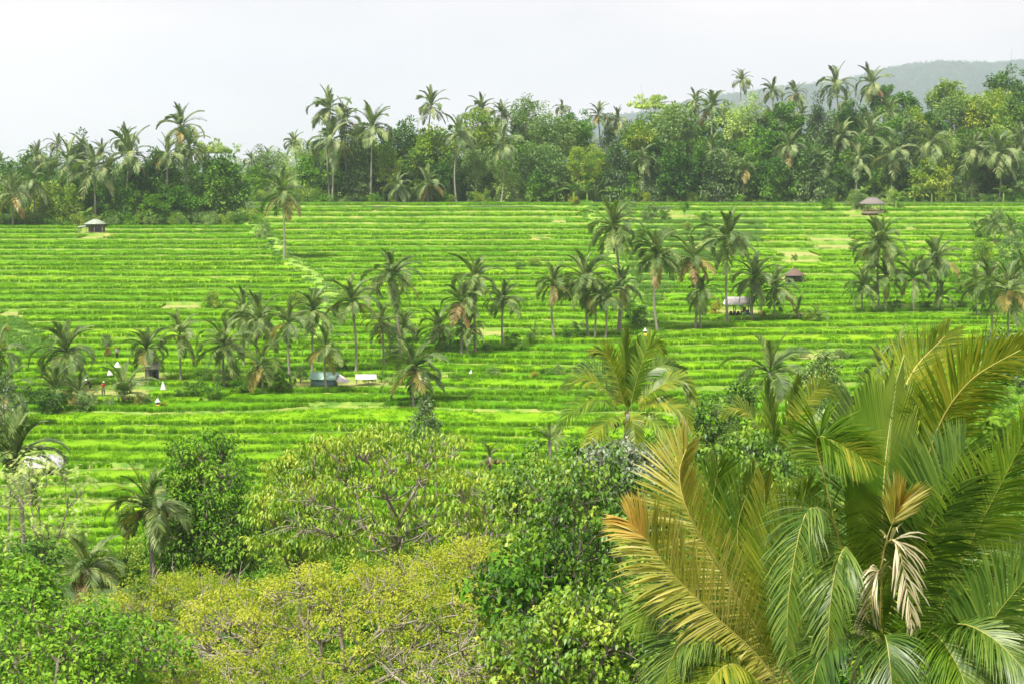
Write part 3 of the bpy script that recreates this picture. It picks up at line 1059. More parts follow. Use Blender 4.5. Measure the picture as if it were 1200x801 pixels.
# palms of the ridge forest: crown x, y, foot y, radius, distance, label
RIDGE = [
    (2, 190, 250, 10, 560, "hazy palm crown at the far left end of the ridge"),
    (14, 228, 277, 22, 428, "palm with brown hanging fronds at the left end of the ridge front"),
    (38, 212, 270, 20, 432, "palm second from the left in the ridge front"),
    (43, 184, 250, 14, 470, "tufted palm above the two left front palms"),
    (67, 170, 250, 12, 500, "upright narrow palm on the skyline left of the bright green tree"),
    (80, 190, 262, 23, 445, "broad palm above the bright green tree, left"),
    (96, 172, 250, 13, 490, "upright palm on the skyline above the bright green tree"),
    (110, 198, 264, 26, 436, "palm with yellow lower fronds above the pale roofed shelter"),
    (120, 180, 250, 13, 480, "narrow palm behind the yellow skirted palm"),
    (147, 165, 250, 15, 480, "palm crown just behind the shaggy round crowned palm on the left"),
    (153, 182, 258, 25, 440, "shaggy round crowned palm with a clear pale trunk, left ridge"),
    (196, 182, 260, 19, 442, "narrow upright palm between the shaggy palm and the highest left palm"),
    (212, 149, 255, 22, 455, "highest palm on the left ridge against the sky"),
    (222, 172, 256, 19, 448, "palm tucked under the highest palm of the left ridge"),
    (295, 188, 240, 10, 560, "hazy palm in the gap between the two woods, left one"),
    (314, 183, 240, 10, 570, "hazy palm in the gap between the two woods, middle one"),
    (345, 168, 240, 11, 560, "hazy palm in the gap between the two woods, right one"),
    (385, 128, 236, 21, 492, "taller palm of the twin palms left of centre on the ridge"),
    (388, 165, 236, 24, 486, "lower front palm of the twin palms with a long white trunk"),
    (403, 142, 232, 21, 494, "palm behind the twin palms, right"),
    (436, 150, 234, 24, 488, "upright crowned palm right of the twin palms"),
    (505, 125, 225, 19, 500, "round headed skyline palm standing clear against the sky in the middle"),
    (565, 128, 230, 15, 520, "small palm on the skyline right of the round headed palm"),
    (588, 133, 230, 13, 515, "skyline palm just above the straight front palm"),
    (538, 158, 238, 20, 487, "front palm with a thick pale trunk left of the straight front palm"),
    (587, 170, 237, 22, 485, "straight front palm with drooping grey crown, centre of the ridge"),
    (465, 218, 238, 15, 484, "short yellowish palm at the wood edge, left of two"),
    (500, 216, 238, 18, 484, "short yellowish palm at the wood edge, right of two"),
    (659, 128, 225, 9, 540, "bare windblown palm on the skyline over the grey green tree"),
    (701, 135, 225, 12, 530, "half dead palm with dry brown fronds on the skyline"),
    (724, 140, 228, 13, 530, "ragged palm left of the open umbrella tree"),
    (815, 120, 225, 13, 540, "ragged palm on the skyline right of the open umbrella tree"),
    (835, 126, 222, 18, 500, "tall palm with a clear trunk in the right wood, shaggy crown"),
    (869, 95, 180, 11, 600, "small palm highest on the skyline against the pale sky, right of centre"),
    (752, 187, 230, 15, 488, "pale yellow palm leaning at the wood edge"),
    (834, 178, 231, 17, 490, "pale crowned palm low in front of the tall clear trunk"),
    (870, 198, 232, 13, 487, "small palm with tan crown at the wood edge right of the pale one"),
    (905, 106, 190, 12, 600, "left palm of the skyline row before the far hill"),
    (932, 110, 190, 13, 590, "dark palm on the skyline before the left foot of the far hill"),
    (980, 99, 190, 19, 570, "left of the two big palms against the far blue hill"),
    (1022, 99, 190, 18, 570, "right of the two big palms against the far blue hill"),
    (992, 120, 200, 12, 560, "palm crown just under the two big palms against the hill"),
    (1020, 158, 228, 24, 510, "large grey crowned palm in the middle of the right wood"),
    (1042, 132, 228, 16, 540, "upright palm right above the large grey crowned palm"),
    (985, 163, 230, 19, 505, "wide palm left of the large grey crowned palm"),
    (940, 135, 220, 15, 545, "palm in the right wood below the dark skyline palm"),
    (1065, 142, 222, 16, 540, "narrow palm between the grey crowned palm and the lime tree"),
    (925, 172, 231, 19, 492, "palm with orange and yellow fronds, right wood"),
    (1047, 182, 228, 22, 492, "palm with a pinkish brown frond above the grey pavilion"),
    (1090, 168, 228, 22, 490, "dark upright palm right of the grey pavilion"),
    (1140, 177, 228, 22, 490, "palm with hanging crown in the right wood front row"),
    (1170, 180, 228, 24, 488, "palm with yellowing skirt at the right end of the front row"),
    (1005, 188, 230, 17, 488, "palm with a pale trunk just left of the grey pavilion"),
    (1115, 126, 215, 13, 560, "palm rising out of the lime green tree on the right"),
    (960, 190, 231, 15, 488, "small palm left of the pale trunked one by the pavilion"),
    (905, 140, 225, 15, 530, "palm at the left of the right wood, second row"),
    (1195, 170, 228, 19, 495, "palm at the right picture edge in the wood"),
]
for k, (cx, cy, by, r, d, lab) in enumerate(RIDGE):
    brown = any(w in lab for w in ("brown", "yellow", "dead", "orange", "pale yellow", "tan "))
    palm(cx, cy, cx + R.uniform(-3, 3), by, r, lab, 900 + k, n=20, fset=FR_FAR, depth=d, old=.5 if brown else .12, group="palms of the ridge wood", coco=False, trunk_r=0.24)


# ------------------------------------------------------------------ broadleaved trees and shrubs
M['leaf_dark'] = leaf_mat("leaf_dark", [(0.1, (0.023, 0.0792, 0.0098)), (0.5, (0.072, 0.18, 0.0176)), (0.9, (0.1872, 0.3312, 0.0293))], clump=0.35, trans=0.22, spec=0.14)
M['leaf_mid'] = leaf_mat("leaf_mid", [(0.1, (0.0252, 0.0798, 0.006)), (0.5, (0.102, 0.264, 0.0136)), (0.9, (0.24, 0.408, 0.0298))], clump=0.35, trans=0.28, spec=0.14)
M['leaf_lime'] = leaf_mat("leaf_lime", [(0.1, (0.0799, 0.1812, 0.014)), (0.5, (0.2131, 0.341, 0.0235)), (0.9, (0.4262, 0.4795, 0.0469))], clump=0.3, trans=0.3, spec=0.35)
M['leaf_grey'] = leaf_mat("leaf_greygreen", [(0.1, (0.0792, 0.1512, 0.0439)), (0.5, (0.1728, 0.288, 0.0734)), (0.9, (0.3168, 0.432, 0.1173))], clump=0.35, trans=0.22, spec=0.14)
M['leaf_pale'] = leaf_mat("leaf_pale", [(0.1, (0.1879, 0.2923, 0.0638)), (0.5, (0.3341, 0.4697, 0.1063)), (0.9, (0.5638, 0.6682, 0.1842))], clump=0.35, trans=0.3, spec=0.4)
M['leaf_blue'] = leaf_mat("leaf_blueish", [(0.1, (0.0418, 0.0877, 0.0284)), (0.5, (0.0835, 0.1628, 0.0453)), (0.9, (0.167, 0.2506, 0.0708))], clump=0.35, trans=0.18, spec=0.5)
M['leaf_yellow'] = leaf_mat("leaf_yellow", [(0.05, (0.093, 0.19, 0.013)), (0.35, (0.2325, 0.31, 0.0182)), (0.65, (0.3534, 0.405, 0.0286)), (0.95, (0.4464, 0.46, 0.065))], clump=0.5, trans=0.35, spec=0.1, clump_amt=0.5, isl=0.38)
M['leaf_droop'] = leaf_mat("leaf_drooping", [(0.05, (0.06, 0.16, 0.008)), (0.4, (0.17, 0.32, 0.014)), (0.7, (0.31, 0.43, 0.026)), (0.97, (0.45, 0.49, 0.06))], clump=0.5, trans=0.3, spec=0.5, clump_amt=0.4, isl=0.38)
M['leaf_big'] = leaf_mat("leaf_large", [(0.05, (0.0169, 0.0539, 0.0039)), (0.4, (0.088, 0.209, 0.0112)), (0.72, (0.231, 0.363, 0.021)), (0.97, (0.44, 0.506, 0.063))], clump=0.55, trans=0.25, spec=0.4, rough=0.42, clump_amt=0.4, isl=0.38)
M['leaf_silver'] = leaf_mat("leaf_silvery", [(0.1, (0.087, 0.145, 0.0725)), (0.5, (0.1885, 0.2465, 0.145)), (0.9, (0.377, 0.4205, 0.29))], clump=0.5, trans=0.2, spec=0.6, rough=0.35)
M['leaf_red'] = leaf_mat("leaf_red", [(0.1, (0.10, 0.02, 0.012)), (0.5, (0.22, 0.05, 0.03)), (0.9, (0.30, 0.12, 0.05))], trans=0.25)
M['leaf_gold'] = leaf_mat("leaf_gold", [(0.1, (0.10, 0.16, 0.01)), (0.5, (0.30, 0.32, 0.02)), (0.9, (0.52, 0.42, 0.03))], trans=0.3)
M['banana'] = leaf_mat("banana_leaf", [(0.1, (0.08, 0.16, 0.02)), (0.5, (0.16, 0.27, 0.04)), (0.9, (0.30, 0.38, 0.09))], trans=0.35, spec=0.5)

LEAF_OVAL = (np.array([[0, 0, 0], [0.38, -0.5, 0.10], [0.38, 0, -0.02], [0.38, 0.5, 0.10], [1, 0, -0.12]], float), np.array([[0, 1, 2], [0, 2, 3], [1, 4, 2], [2, 4, 3]]))
LEAF_LONG = (np.array([[0, 0, 0], [0.35, -0.5, 0.08], [0.35, 0, -0.05], [0.35, 0.5, 0.08], [0.75, -0.38, -0.06], [0.75, 0, -0.16], [0.75, 0.38, -0.06], [1, 0, -0.34]], float),
             np.array([[0, 1, 2], [0, 2, 3], [1, 4, 5], [1, 5, 2], [2, 5, 6], [2, 6, 3], [4, 7, 5], [5, 7, 6]]))


def _feather():
    V, Fs = [[0, 0, 0], [1, 0, -0.1]], []
    for k, s in enumerate(np.linspace(0.12, 0.95, 8)):
        for sd in (-1, 1):
            n = len(V)
            w = 0.48 * math.sin(PI * (0.2 + 0.75 * s))
            V += [[s - 0.045, 0, -0.02], [s + 0.05, 0, -0.02], [s + 0.10, sd * w, -0.07]]
            Fs.append([n, n + 1, n + 2])
    return np.array(V, float), np.array(Fs)


LEAF_FEATHER = _feather()


def stamp(tpl, P, D, U, size, width):
    """a copy of the leaf template at every P, running along D, face up towards U"""
    V, Fc = tpl
    D = unit(D)
    S = unit(np.cross(U, D))
    N = np.cross(D, S)
    size = np.broadcast_to(size, (len(P),))[:, None, None]
    width = np.broadcast_to(width, (len(P),))[:, None, None]
    W = P[:, None, :] + size * (V[None, :, 0:1] * D[:, None, :] + V[None, :, 1:2] * width * S[:, None, :] + V[None, :, 2:3] * N[:, None, :])
    Fq = np.arange(len(P))[:, None, None] * len(V) + Fc[None]
    return W.reshape(-1, 3), [Fq.reshape(-1, 3)]


def ball(rng, n, shell=0.55):
    v = unit(rng.normal(0, 1, (n, 3)))
    return v * (shell + (1 - shell) * rng.uniform(0, 1, (n, 1)) ** 0.6)


def crown_clumps(rng, rx, ry, rz, n_clumps, per, leaf, tpl=LEAF_OVAL, width=0.55, clump_r=0.22, flat=0.0, shape='round', bottom=-0.55):
    """crown of leafy clumps spread through a lumpy envelope; gaps stay between the clumps"""
    c = ball(rng, n_clumps, 0.35)
    ph = rng.uniform(0, 6.28, 3)
    th = np.arctan2(c[:, 1], c[:, 0])
    lump = 1 + 0.16 * np.sin(3 * th + ph[0]) + 0.12 * np.sin(5 * th + 2.5 * c[:, 2] + ph[1]) + rng.normal(0, 0.07, n_clumps)
    c = c * lump[:, None]
    c[:, 2] = np.where(c[:, 2] < bottom, bottom + 0.3 * rng.uniform(0, 1, n_clumps), c[:, 2])
    if shape == 'cone':
        k = np.clip(1.0 - 0.62 * (c[:, 2] + 0.6), 0.18, 1.1)
        c[:, :2] *= k[:, None]
    elif shape == 'umbrella':
        c[:, 2] = np.where(c[:, 2] < 0, c[:, 2] * 0.35, c[:, 2])
    elif shape == 'column':
        c[:, :2] *= (0.75 + 0.25 * np.cos(c[:, 2:3] * 1.6))
    C = c * np.array([rx, ry, rz])
    cr = clump_r * (rx + rz) * 0.5 * rng.uniform(0.6, 1.35, n_clumps)
    o = ball(rng, n_clumps * per, 0.3)
    Pn = np.repeat(C, per, 0) + o * np.repeat(cr, per)[:, None] * np.array([1, 1, 0.75 - 0.45 * flat])
    D = unit(o * np.array([1, 1, 0.6]) + np.repeat(unit(C), per, 0) * 0.5 + rng.normal(0, 0.35, o.shape) + np.array([0, 0, -0.25]))
    U = unit(o * 0.7 + np.array([0, 0, 0.8]) + rng.normal(0, 0.3, o.shape))
    return stamp(tpl, Pn, D, U, leaf * rng.uniform(0.65, 1.3, len(Pn)), width), C


def limb_mesh(rng, h, C, r, n=9, base=(0, 0, 0), mat=None):
    """trunk up into the crown, with limbs out to some of its clumps"""
    mb = MB()
    b = np.array(base, float)
    top = b + np.array([rng.uniform(-.04, .04) * h, rng.uniform(-.04, .04) * h, h])
    P = np.array([b + [0, 0, -0.6], b + (top - b) * 0.4 + rng.normal(0, 0.02 * h, 3) * [1, 1, 0], top])
    P = spline(P, 8)
    mb.tube(P, np.linspace(r, r * 0.45, 8), 7)
    idx = rng.choice(len(C), min(n, len(C)), replace=False)
    for k in idx:
        s = rng.integers(4, 8)
        a, e = P[s], np.array([0, 0, h]) + b + C[k]
        mid = (a + e) / 2 + np.array([0, 0, -0.08 * h * rng.uniform(0, 1)]) + rng.normal(0, 0.03 * h, 3)
        Q = spline(np.array([a, mid, e]), 6)
        mb.tube(Q, np.linspace(r * 0.42, r * 0.08, 6), 5)
    return mb.mesh("trunk", [mat or M['bark']], True)


# crowns of unit-sized ridge trees; shared between the trees of the wood
KINDS = {}
for nm, mat, shp, ncl, per, lf, asp, flat in (
        ("round", 'leaf_mid', 'round', 80, 60, 0.13, 1.0, 0), ("dark", 'leaf_dark', 'round', 85, 60, 0.13, 1.05, 0), ("lime", 'leaf_lime', 'round', 80, 60, 0.125, 0.95, 0),
        ("grey", 'leaf_grey', 'round', 85, 62, 0.115, 1.15, 0), ("blue", 'leaf_blue', 'cone', 90, 60, 0.12, 1.7, 0), ("limecol", 'leaf_lime', 'column', 75, 60, 0.13, 1.6, 0),
        ("umbrella", 'leaf_pale', 'umbrella', 60, 52, 0.09, 0.42, 0.7), ("pale", 'leaf_pale', 'round', 75, 56, 0.10, 1.2, 0)):
    lst = []
    for v in range(3):
        rng = np.random.default_rng(hash(nm) % 1000 if False else sum(map(ord, nm)) * 7 + v)
        (V, Fs), C = crown_clumps(rng, 1, 1, asp, ncl, per, lf, shape=shp, flat=flat, clump_r=0.24 if shp != 'umbrella' else 0.2, bottom=-0.8 * asp)
        me = new_mesh("crown", V, Fs, [M[mat]])
        tr = limb_mesh(rng, 1.9 * asp if shp != 'umbrella' else 1.6, C, 0.045, 10 if shp == 'umbrella' else 4, (0, 0, -1.9 * asp if shp != 'umbrella' else -1.6), M['pale_bark'] if nm in ("umbrella", "pale", "grey") else M['bark'])
        lst.append((me, tr, asp))
    KINDS[nm] = lst


def ridge_tree(px, row, rpx, D, kind, label, seed, group="broadleaved trees of the ridge wood", name="broadleaf_tree"):
    """px, row: middle of the crown; rpx: its half width, in photo pixels"""
    rng = np.random.default_rng(seed)
    me, tr, asp = KINDS[kind][int(rng.integers(3))]
    c = at(px, row, D)
    rr = rpx / F * D
    g = forest_ground(c[0], D)
    t = thing(name, label, "tree", (c[0], D, g), 0, group)
    h = max(c[2] - g, 0.5)
    o = obj("crown", me, t, (0, 0, h))
    o.rotation_euler = (0, 0, rng.uniform(0, 6.28))
    o.scale = (rr, rr, rr * rng.uniform(0.92, 1.12))
    low = 1.9 * asp if kind != "umbrella" else 1.6
    q = obj("trunk", tr, t, (0, 0, h))
    q.rotation_euler = o.rotation_euler
    q.scale = (rr * 0.9, rr * 0.9, max(h + 0.5, 0.6) / low)
    return t


NAMED = [
    (65, 240, 28, 436, 'lime', "bright green round tree at the left wood edge beside the pale roofed shelter"),
    (176, 216, 30, 446, 'dark', "big dark tree under the highest palm of the left ridge"),
    (262, 216, 31, 448, 'dark', "big dark tree at the right end of the left wood"),
    (252, 176, 27, 452, 'umbrella', "thin flat topped tree spreading against the sky over the left wood"),
    (140, 240, 22, 438, 'dark', "dark low tree right of the pale roofed shelter"),
    (215, 240, 22, 440, 'round', "low green tree below the big dark trees of the left wood"),
    (182, 244, 18, 438, 'round', "low mid green tree in front of the left wood"),
    (12, 250, 22, 440, 'lime', "yellowish tree at the far left end of the wood"),
    (95, 232, 20, 446, 'round', "tree behind the yellow skirted palm, left wood"),
    (38, 235, 18, 450, 'grey', "grey green tree behind the left front palms"),
    (352, 196, 24, 540, 'pale', "pale hazy tree in the gap left of the twin palms"),
    (322, 202, 20, 560, 'grey', "hazy tree in the middle of the gap between the woods"),
    (300, 210, 16, 520, 'round', "small green tree at the right of the left wood gap"),
    (376, 198, 25, 500, 'round', "tree under the twin palms on the ridge"),
    (418, 178, 25, 502, 'lime', "yellow green tree between the twin palms and the upright palm"),
    (420, 216, 27, 490, 'blue', "grey blue pointed tree at the wood edge right of the twin palms"),
    (472, 172, 26, 505, 'dark', "dark green tree left of the round headed skyline palm"),
    (508, 182, 29, 498, 'lime', "yellow green domed tree below the round headed skyline palm"),
    (455, 196, 15, 490, 'limecol', "lime column shaped tree behind the short yellowish palms"),
    (553, 155, 27, 515, 'lime', "light green rounded treetop left of the centre skyline palms"),
    (525, 212, 20, 492, 'dark', "dark tree behind the front palm with thick pale trunk"),
    (560, 205, 24, 495, 'grey', "grey green tree between the two front palms, centre"),
    (618, 145, 24, 515, 'grey', "tall grey green tree right of the straight front palm"),
    (648, 165, 27, 502, 'grey', "large grey green tree under the bare windblown palm"),
    (674, 152, 21, 510, 'round', "rounded dark green treetop right of the large grey green tree"),
    (638, 204, 29, 490, 'grey', "broad low grey tree at the wood edge, centre"),
    (678, 190, 13, 486, 'limecol', "left of two lime columnar trees at the wood edge"),
    (697, 190, 12, 486, 'limecol', "right of two lime columnar trees at the wood edge"),
    (722, 200, 22, 487, 'blue', "bluish tree right of the two lime columnar trees"),
    (750, 162, 20, 505, 'lime', "yellow green treetop above the pale leaning palm"),
    (764, 124, 27, 540, 'umbrella', "open umbrella shaped tree highest over the centre wood"),
    (795, 162, 31, 510, 'grey', "big soft grey green tree right of the open umbrella tree"),
    (800, 206, 31, 490, 'dark', "dark wide tree at the wood edge right of the leaning palm"),
    (766, 214, 20, 489, 'blue', "dark bluish low tree behind the leaning pale palm"),
    (872, 146, 28, 530, 'pale', "pale green tall tree right of the tall clear trunked palm"),
    (892, 178, 26, 505, 'round', "green tree in the right wood below the skyline row of palms"),
    (860, 208, 24, 490, 'grey', "grey green low tree at the wood edge left of the orange fronded palm"),
    (915, 146, 24, 530, 'round', "rounded tree on the skyline below the left palm of the row"),
    (905, 212, 26, 489, 'dark', "dark low tree at the edge of the right wood"),
    (950, 205, 27, 490, 'dark', "darkest tree at the wood edge left of the grey pavilion"),
    (995, 145, 22, 530, 'dark', "dark treetop under the two big palms against the hill"),
    (1058, 128, 22, 550, 'round', "round treetop right of the two big palms, before the hill"),
    (1035, 118, 17, 570, 'round', "small treetop just below the right big palm against the hill"),
    (1112, 118, 23, 560, 'lime', "highest lime tree in the right wood against the hill"),
    (1140, 138, 27, 540, 'lime', "wide lime yellow tree right of the highest lime tree"),
    (1182, 114, 26, 580, 'dark', "dark rounded treetop at the upper right picture edge"),
    (1170, 126, 20, 560, 'lime', "yellowish treetop with orange tint at the right edge of the wood"),
    (1188, 146, 23, 530, 'lime', "lime tree at the right picture edge of the wood"),
    (1082, 148, 21, 530, 'lime', "lime tree left of the highest lime tree, lower"),
    (1106, 180, 20, 492, 'pale', "pale thin crowned tree with a straight white trunk on the right"),
    (1040, 210, 20, 495, 'dark', "dark tree directly behind the grey pavilion"),
    (1160, 205, 22, 500, 'blue', "dark tree behind the right end palms of the wood"),
    (968, 222, 12, 486, 'grey', "small grey bushy tree at the wood edge left of the pavilion"),
    (1005, 238, 12, 470, 'grey', "grey leafy tree at the left corner of the grey pavilion"),
    (1045, 232, 10, 472, 'pale', "slim light tree at the right side of the grey pavilion"),
]
for k, (px, row, rp, D, kind, lab) in enumerate(NAMED):
    ridge_tree(px, row, rp, D, kind, lab, 2000 + k)

# the rest of the wood: further rows that close it up to its skyline
SKY = [(-80, 195), (0, 198), (60, 188), (140, 190), (210, 185), (260, 186), (285, 205), (300, 214), (340, 208), (360, 196), (375, 172), (420, 166), (480, 160), (540, 158), (600, 146), (660, 148), (720, 156), (760, 140), (800, 140), (850, 132), (900, 134), (950, 132), (1000, 136), (1050, 132), (1100, 122), (1150, 115), (1200, 110), (1290, 105)]


def skyline(px):
    return float(np.interp(px, [a for a, _ in SKY], [b for _, b in SKY]))


LAND = [(-60, "beyond the left picture edge"), (30, "behind the left front palms"), (110, "behind the yellow skirted palm"), (165, "behind the shaggy round crowned palm"), (225, "behind the highest left palm"),
        (290, "in the gap beside the left wood"), (335, "in the gap left of the twin palms"), (390, "behind the twin palms"), (440, "behind the upright crowned palm"), (490, "behind the round headed skyline palm"),
        (540, "behind the thick pale trunked front palm"), (590, "behind the straight front palm"), (640, "behind the broad low grey tree"), (690, "behind the two lime columnar trees"), (745, "behind the leaning pale palm"),
        (790, "under the open umbrella tree"), (835, "behind the tall clear trunked palm"), (880, "left of the orange fronded palm"), (930, "behind the orange fronded palm"), (985, "left of the large grey crowned palm"),
        (1030, "behind the grey pavilion"), (1080, "right of the grey pavilion"), (1130, "below the highest lime tree"), (1180, "at the right picture edge"), (1260, "beyond the right picture edge")]
KWORD = {'round': 'mid green', 'dark': 'dark green', 'lime': 'yellow green', 'grey': 'grey green', 'blue': 'dark pointed', 'pale': 'pale feathery'}
used = {}
fr = np.random.default_rng(77)
for lay, (D, lo, step, rp, word) in enumerate(((492, 0.30, 34, 21, "low"), (508, 0.58, 33, 23, "middle row"), (535, 0.86, 33, 23, "skyline row"))):
    px = -70
    while px < 1280:
        base = 238 if px > 292 else 262
        gap = 286 < px < 350
        Dd = D - (46 if px < 280 else 0) + fr.uniform(-7, 7)
        sk = skyline(px)
        r = rp * fr.uniform(0.75, 1.2) * (0.75 if gap else 1)
        row = base + (sk - base) * lo + r * 0.45 + fr.uniform(-5, 5)
        if gap:
            Dd, row = 560 + 30 * lay, max(row, 214)
        kind = fr.choice(['round', 'dark', 'dark', 'grey', 'blue', 'lime', 'pale'], p=[.24, .2, .12, .18, .1, .1, .06])
        place = min(LAND, key=lambda a: abs(a[0] - px))[1]
        lab = f"{KWORD[kind]} {word} tree {place}"
        used[lab] = used.get(lab, 0) + 1
        if used[lab] == 2:
            lab = f"smaller {lab}" if r < rp else f"rounder {lab}"
        elif used[lab] > 2:
            lab = f"partly hidden {lab}"
        ridge_tree(px, row, r, Dd, kind, lab, 2500 + lay * 100 + int(px))
        px += step * fr.uniform(0.7, 1.25)

# far forest on the hill and the bushy floor of the wood: beyond counting
M['leaf_hill'] = leaf_mat("leaf_far_forest", [(0.1, (0.02, 0.055, 0.02)), (0.5, (0.055, 0.12, 0.035)), (0.9, (0.13, 0.21, 0.055))], clump=0.35, trans=0.1, spec=0.05, vary=0.9)
hill_src = []
for nm in ("dark", "round", "grey"):
    hm = KINDS[nm][0][0].copy()
    hm.materials[0] = M['leaf_hill']
    hill_src.append(proto("hill_crown_source", hm))
HG = instancer("hill_trees", hill_src)
hr = np.random.default_rng(9)
hx, hy = hr.uniform(-100, 3000, 16000), hr.uniform(5600, 8150, 16000)
P = np.c_[hx, hy, hill_z(hx, hy) + 3.0]
o = obj("hill_forest", add_points([], [], P, hr.integers(1, 4, len(P)), hr.uniform(0, 6, len(P)), hr.uniform(11.0, 26.0, len(P)), "hill_forest", [M['leaf_dark']], [0], HG), kind="stuff")
o.modifiers.new("trees", 'NODES').node_group = HG

bush_src = []
for k, mt in enumerate(('leaf_dark', 'leaf_mid', 'leaf_grey', 'leaf_lime')):
    rng = np.random.default_rng(40 + k)
    (V, Fs), C = crown_clumps(rng, 1, 1, 0.8, 34, 55, 0.13, bottom=-0.5, clump_r=0.3)
    bush_src.append(proto("bush_source", new_mesh("bush", V, Fs, [M[mt]])))
UG = instancer("undergrowth_bushes", bush_src)


def undergrowth(name, pts, s0, s1, seed, ids=(1, 2, 3, 4)):
    rng = np.random.default_rng(seed)
    pts = np.asarray(pts, float)
    o = obj(name, add_points([], [], pts, rng.choice(ids, len(pts)), rng.uniform(0, 6, len(pts)), rng.uniform(s0, s1, len(pts)), name, [M['leaf_mid']], [0], UG), kind="stuff")
    o.modifiers.new("bushes", 'NODES').node_group = UG


ur = np.random.default_rng(21)
pts = []
for _ in range(420):
    px = ur.uniform(-80, 1290)
    D = (430 if px < 290 else 485) + abs(ur.normal(0, 10))
    x = at(px, 240, D)[0]
    pts.append((x, D, forest_ground(x, D) + 0.5))
for _ in range(300):
    px = ur.uniform(-80, 1290)
    D = (440 if px < 290 else 500) + ur.uniform(0, 90)
    x = at(px, 240, D)[0]
    pts.append((x, D, forest_ground(x, D) + 1.0))
undergrowth("wood_undergrowth", pts, 1.0, 2.6, 22)
pts = []
for _ in range(2600):
    D = ur.uniform(58, 158)
    x = ur.uniform(-0.34, 0.34) * D
    if D > 128 and 20 < 600 + x / D * F < 190:
        continue
    if D > 150 and abs(x) < 60 and ur.uniform() < .5:
        continue
    pts.append((x, D, ground(x, D) + 0.6))
for _ in range(700):
    D = ur.uniform(108, 162)
    x = ur.uniform(-0.34, 0.30) * D
    if 20 < 600 + x / D * F < 190 and D > 128:
        continue
    pts.append((x, D, ground(x, D) + 0.3))
for _ in range(130):
    D = ur.uniform(155, 161)
    x = (ur.uniform(-20, 330) - 600) / F * D
    pts.append((x, D, ground(x, D) + 0.1))
undergrowth("valley_undergrowth", pts, 0.9, 2.2, 23, (1, 2, 2, 4))


# ------------------------------------------------------------------ near trees with branches one can follow
def kmeans(P, k, rng, it=6):
    c = P[rng.choice(len(P), k, replace=False)].copy()
    for _ in range(it):
        a = np.argmin(((P[:, None] - c[None]) ** 2).sum(-1), 1)
        for j in range(k):
            if np.any(a == j):
                c[j] = P[a == j].mean(0)
    return c, a


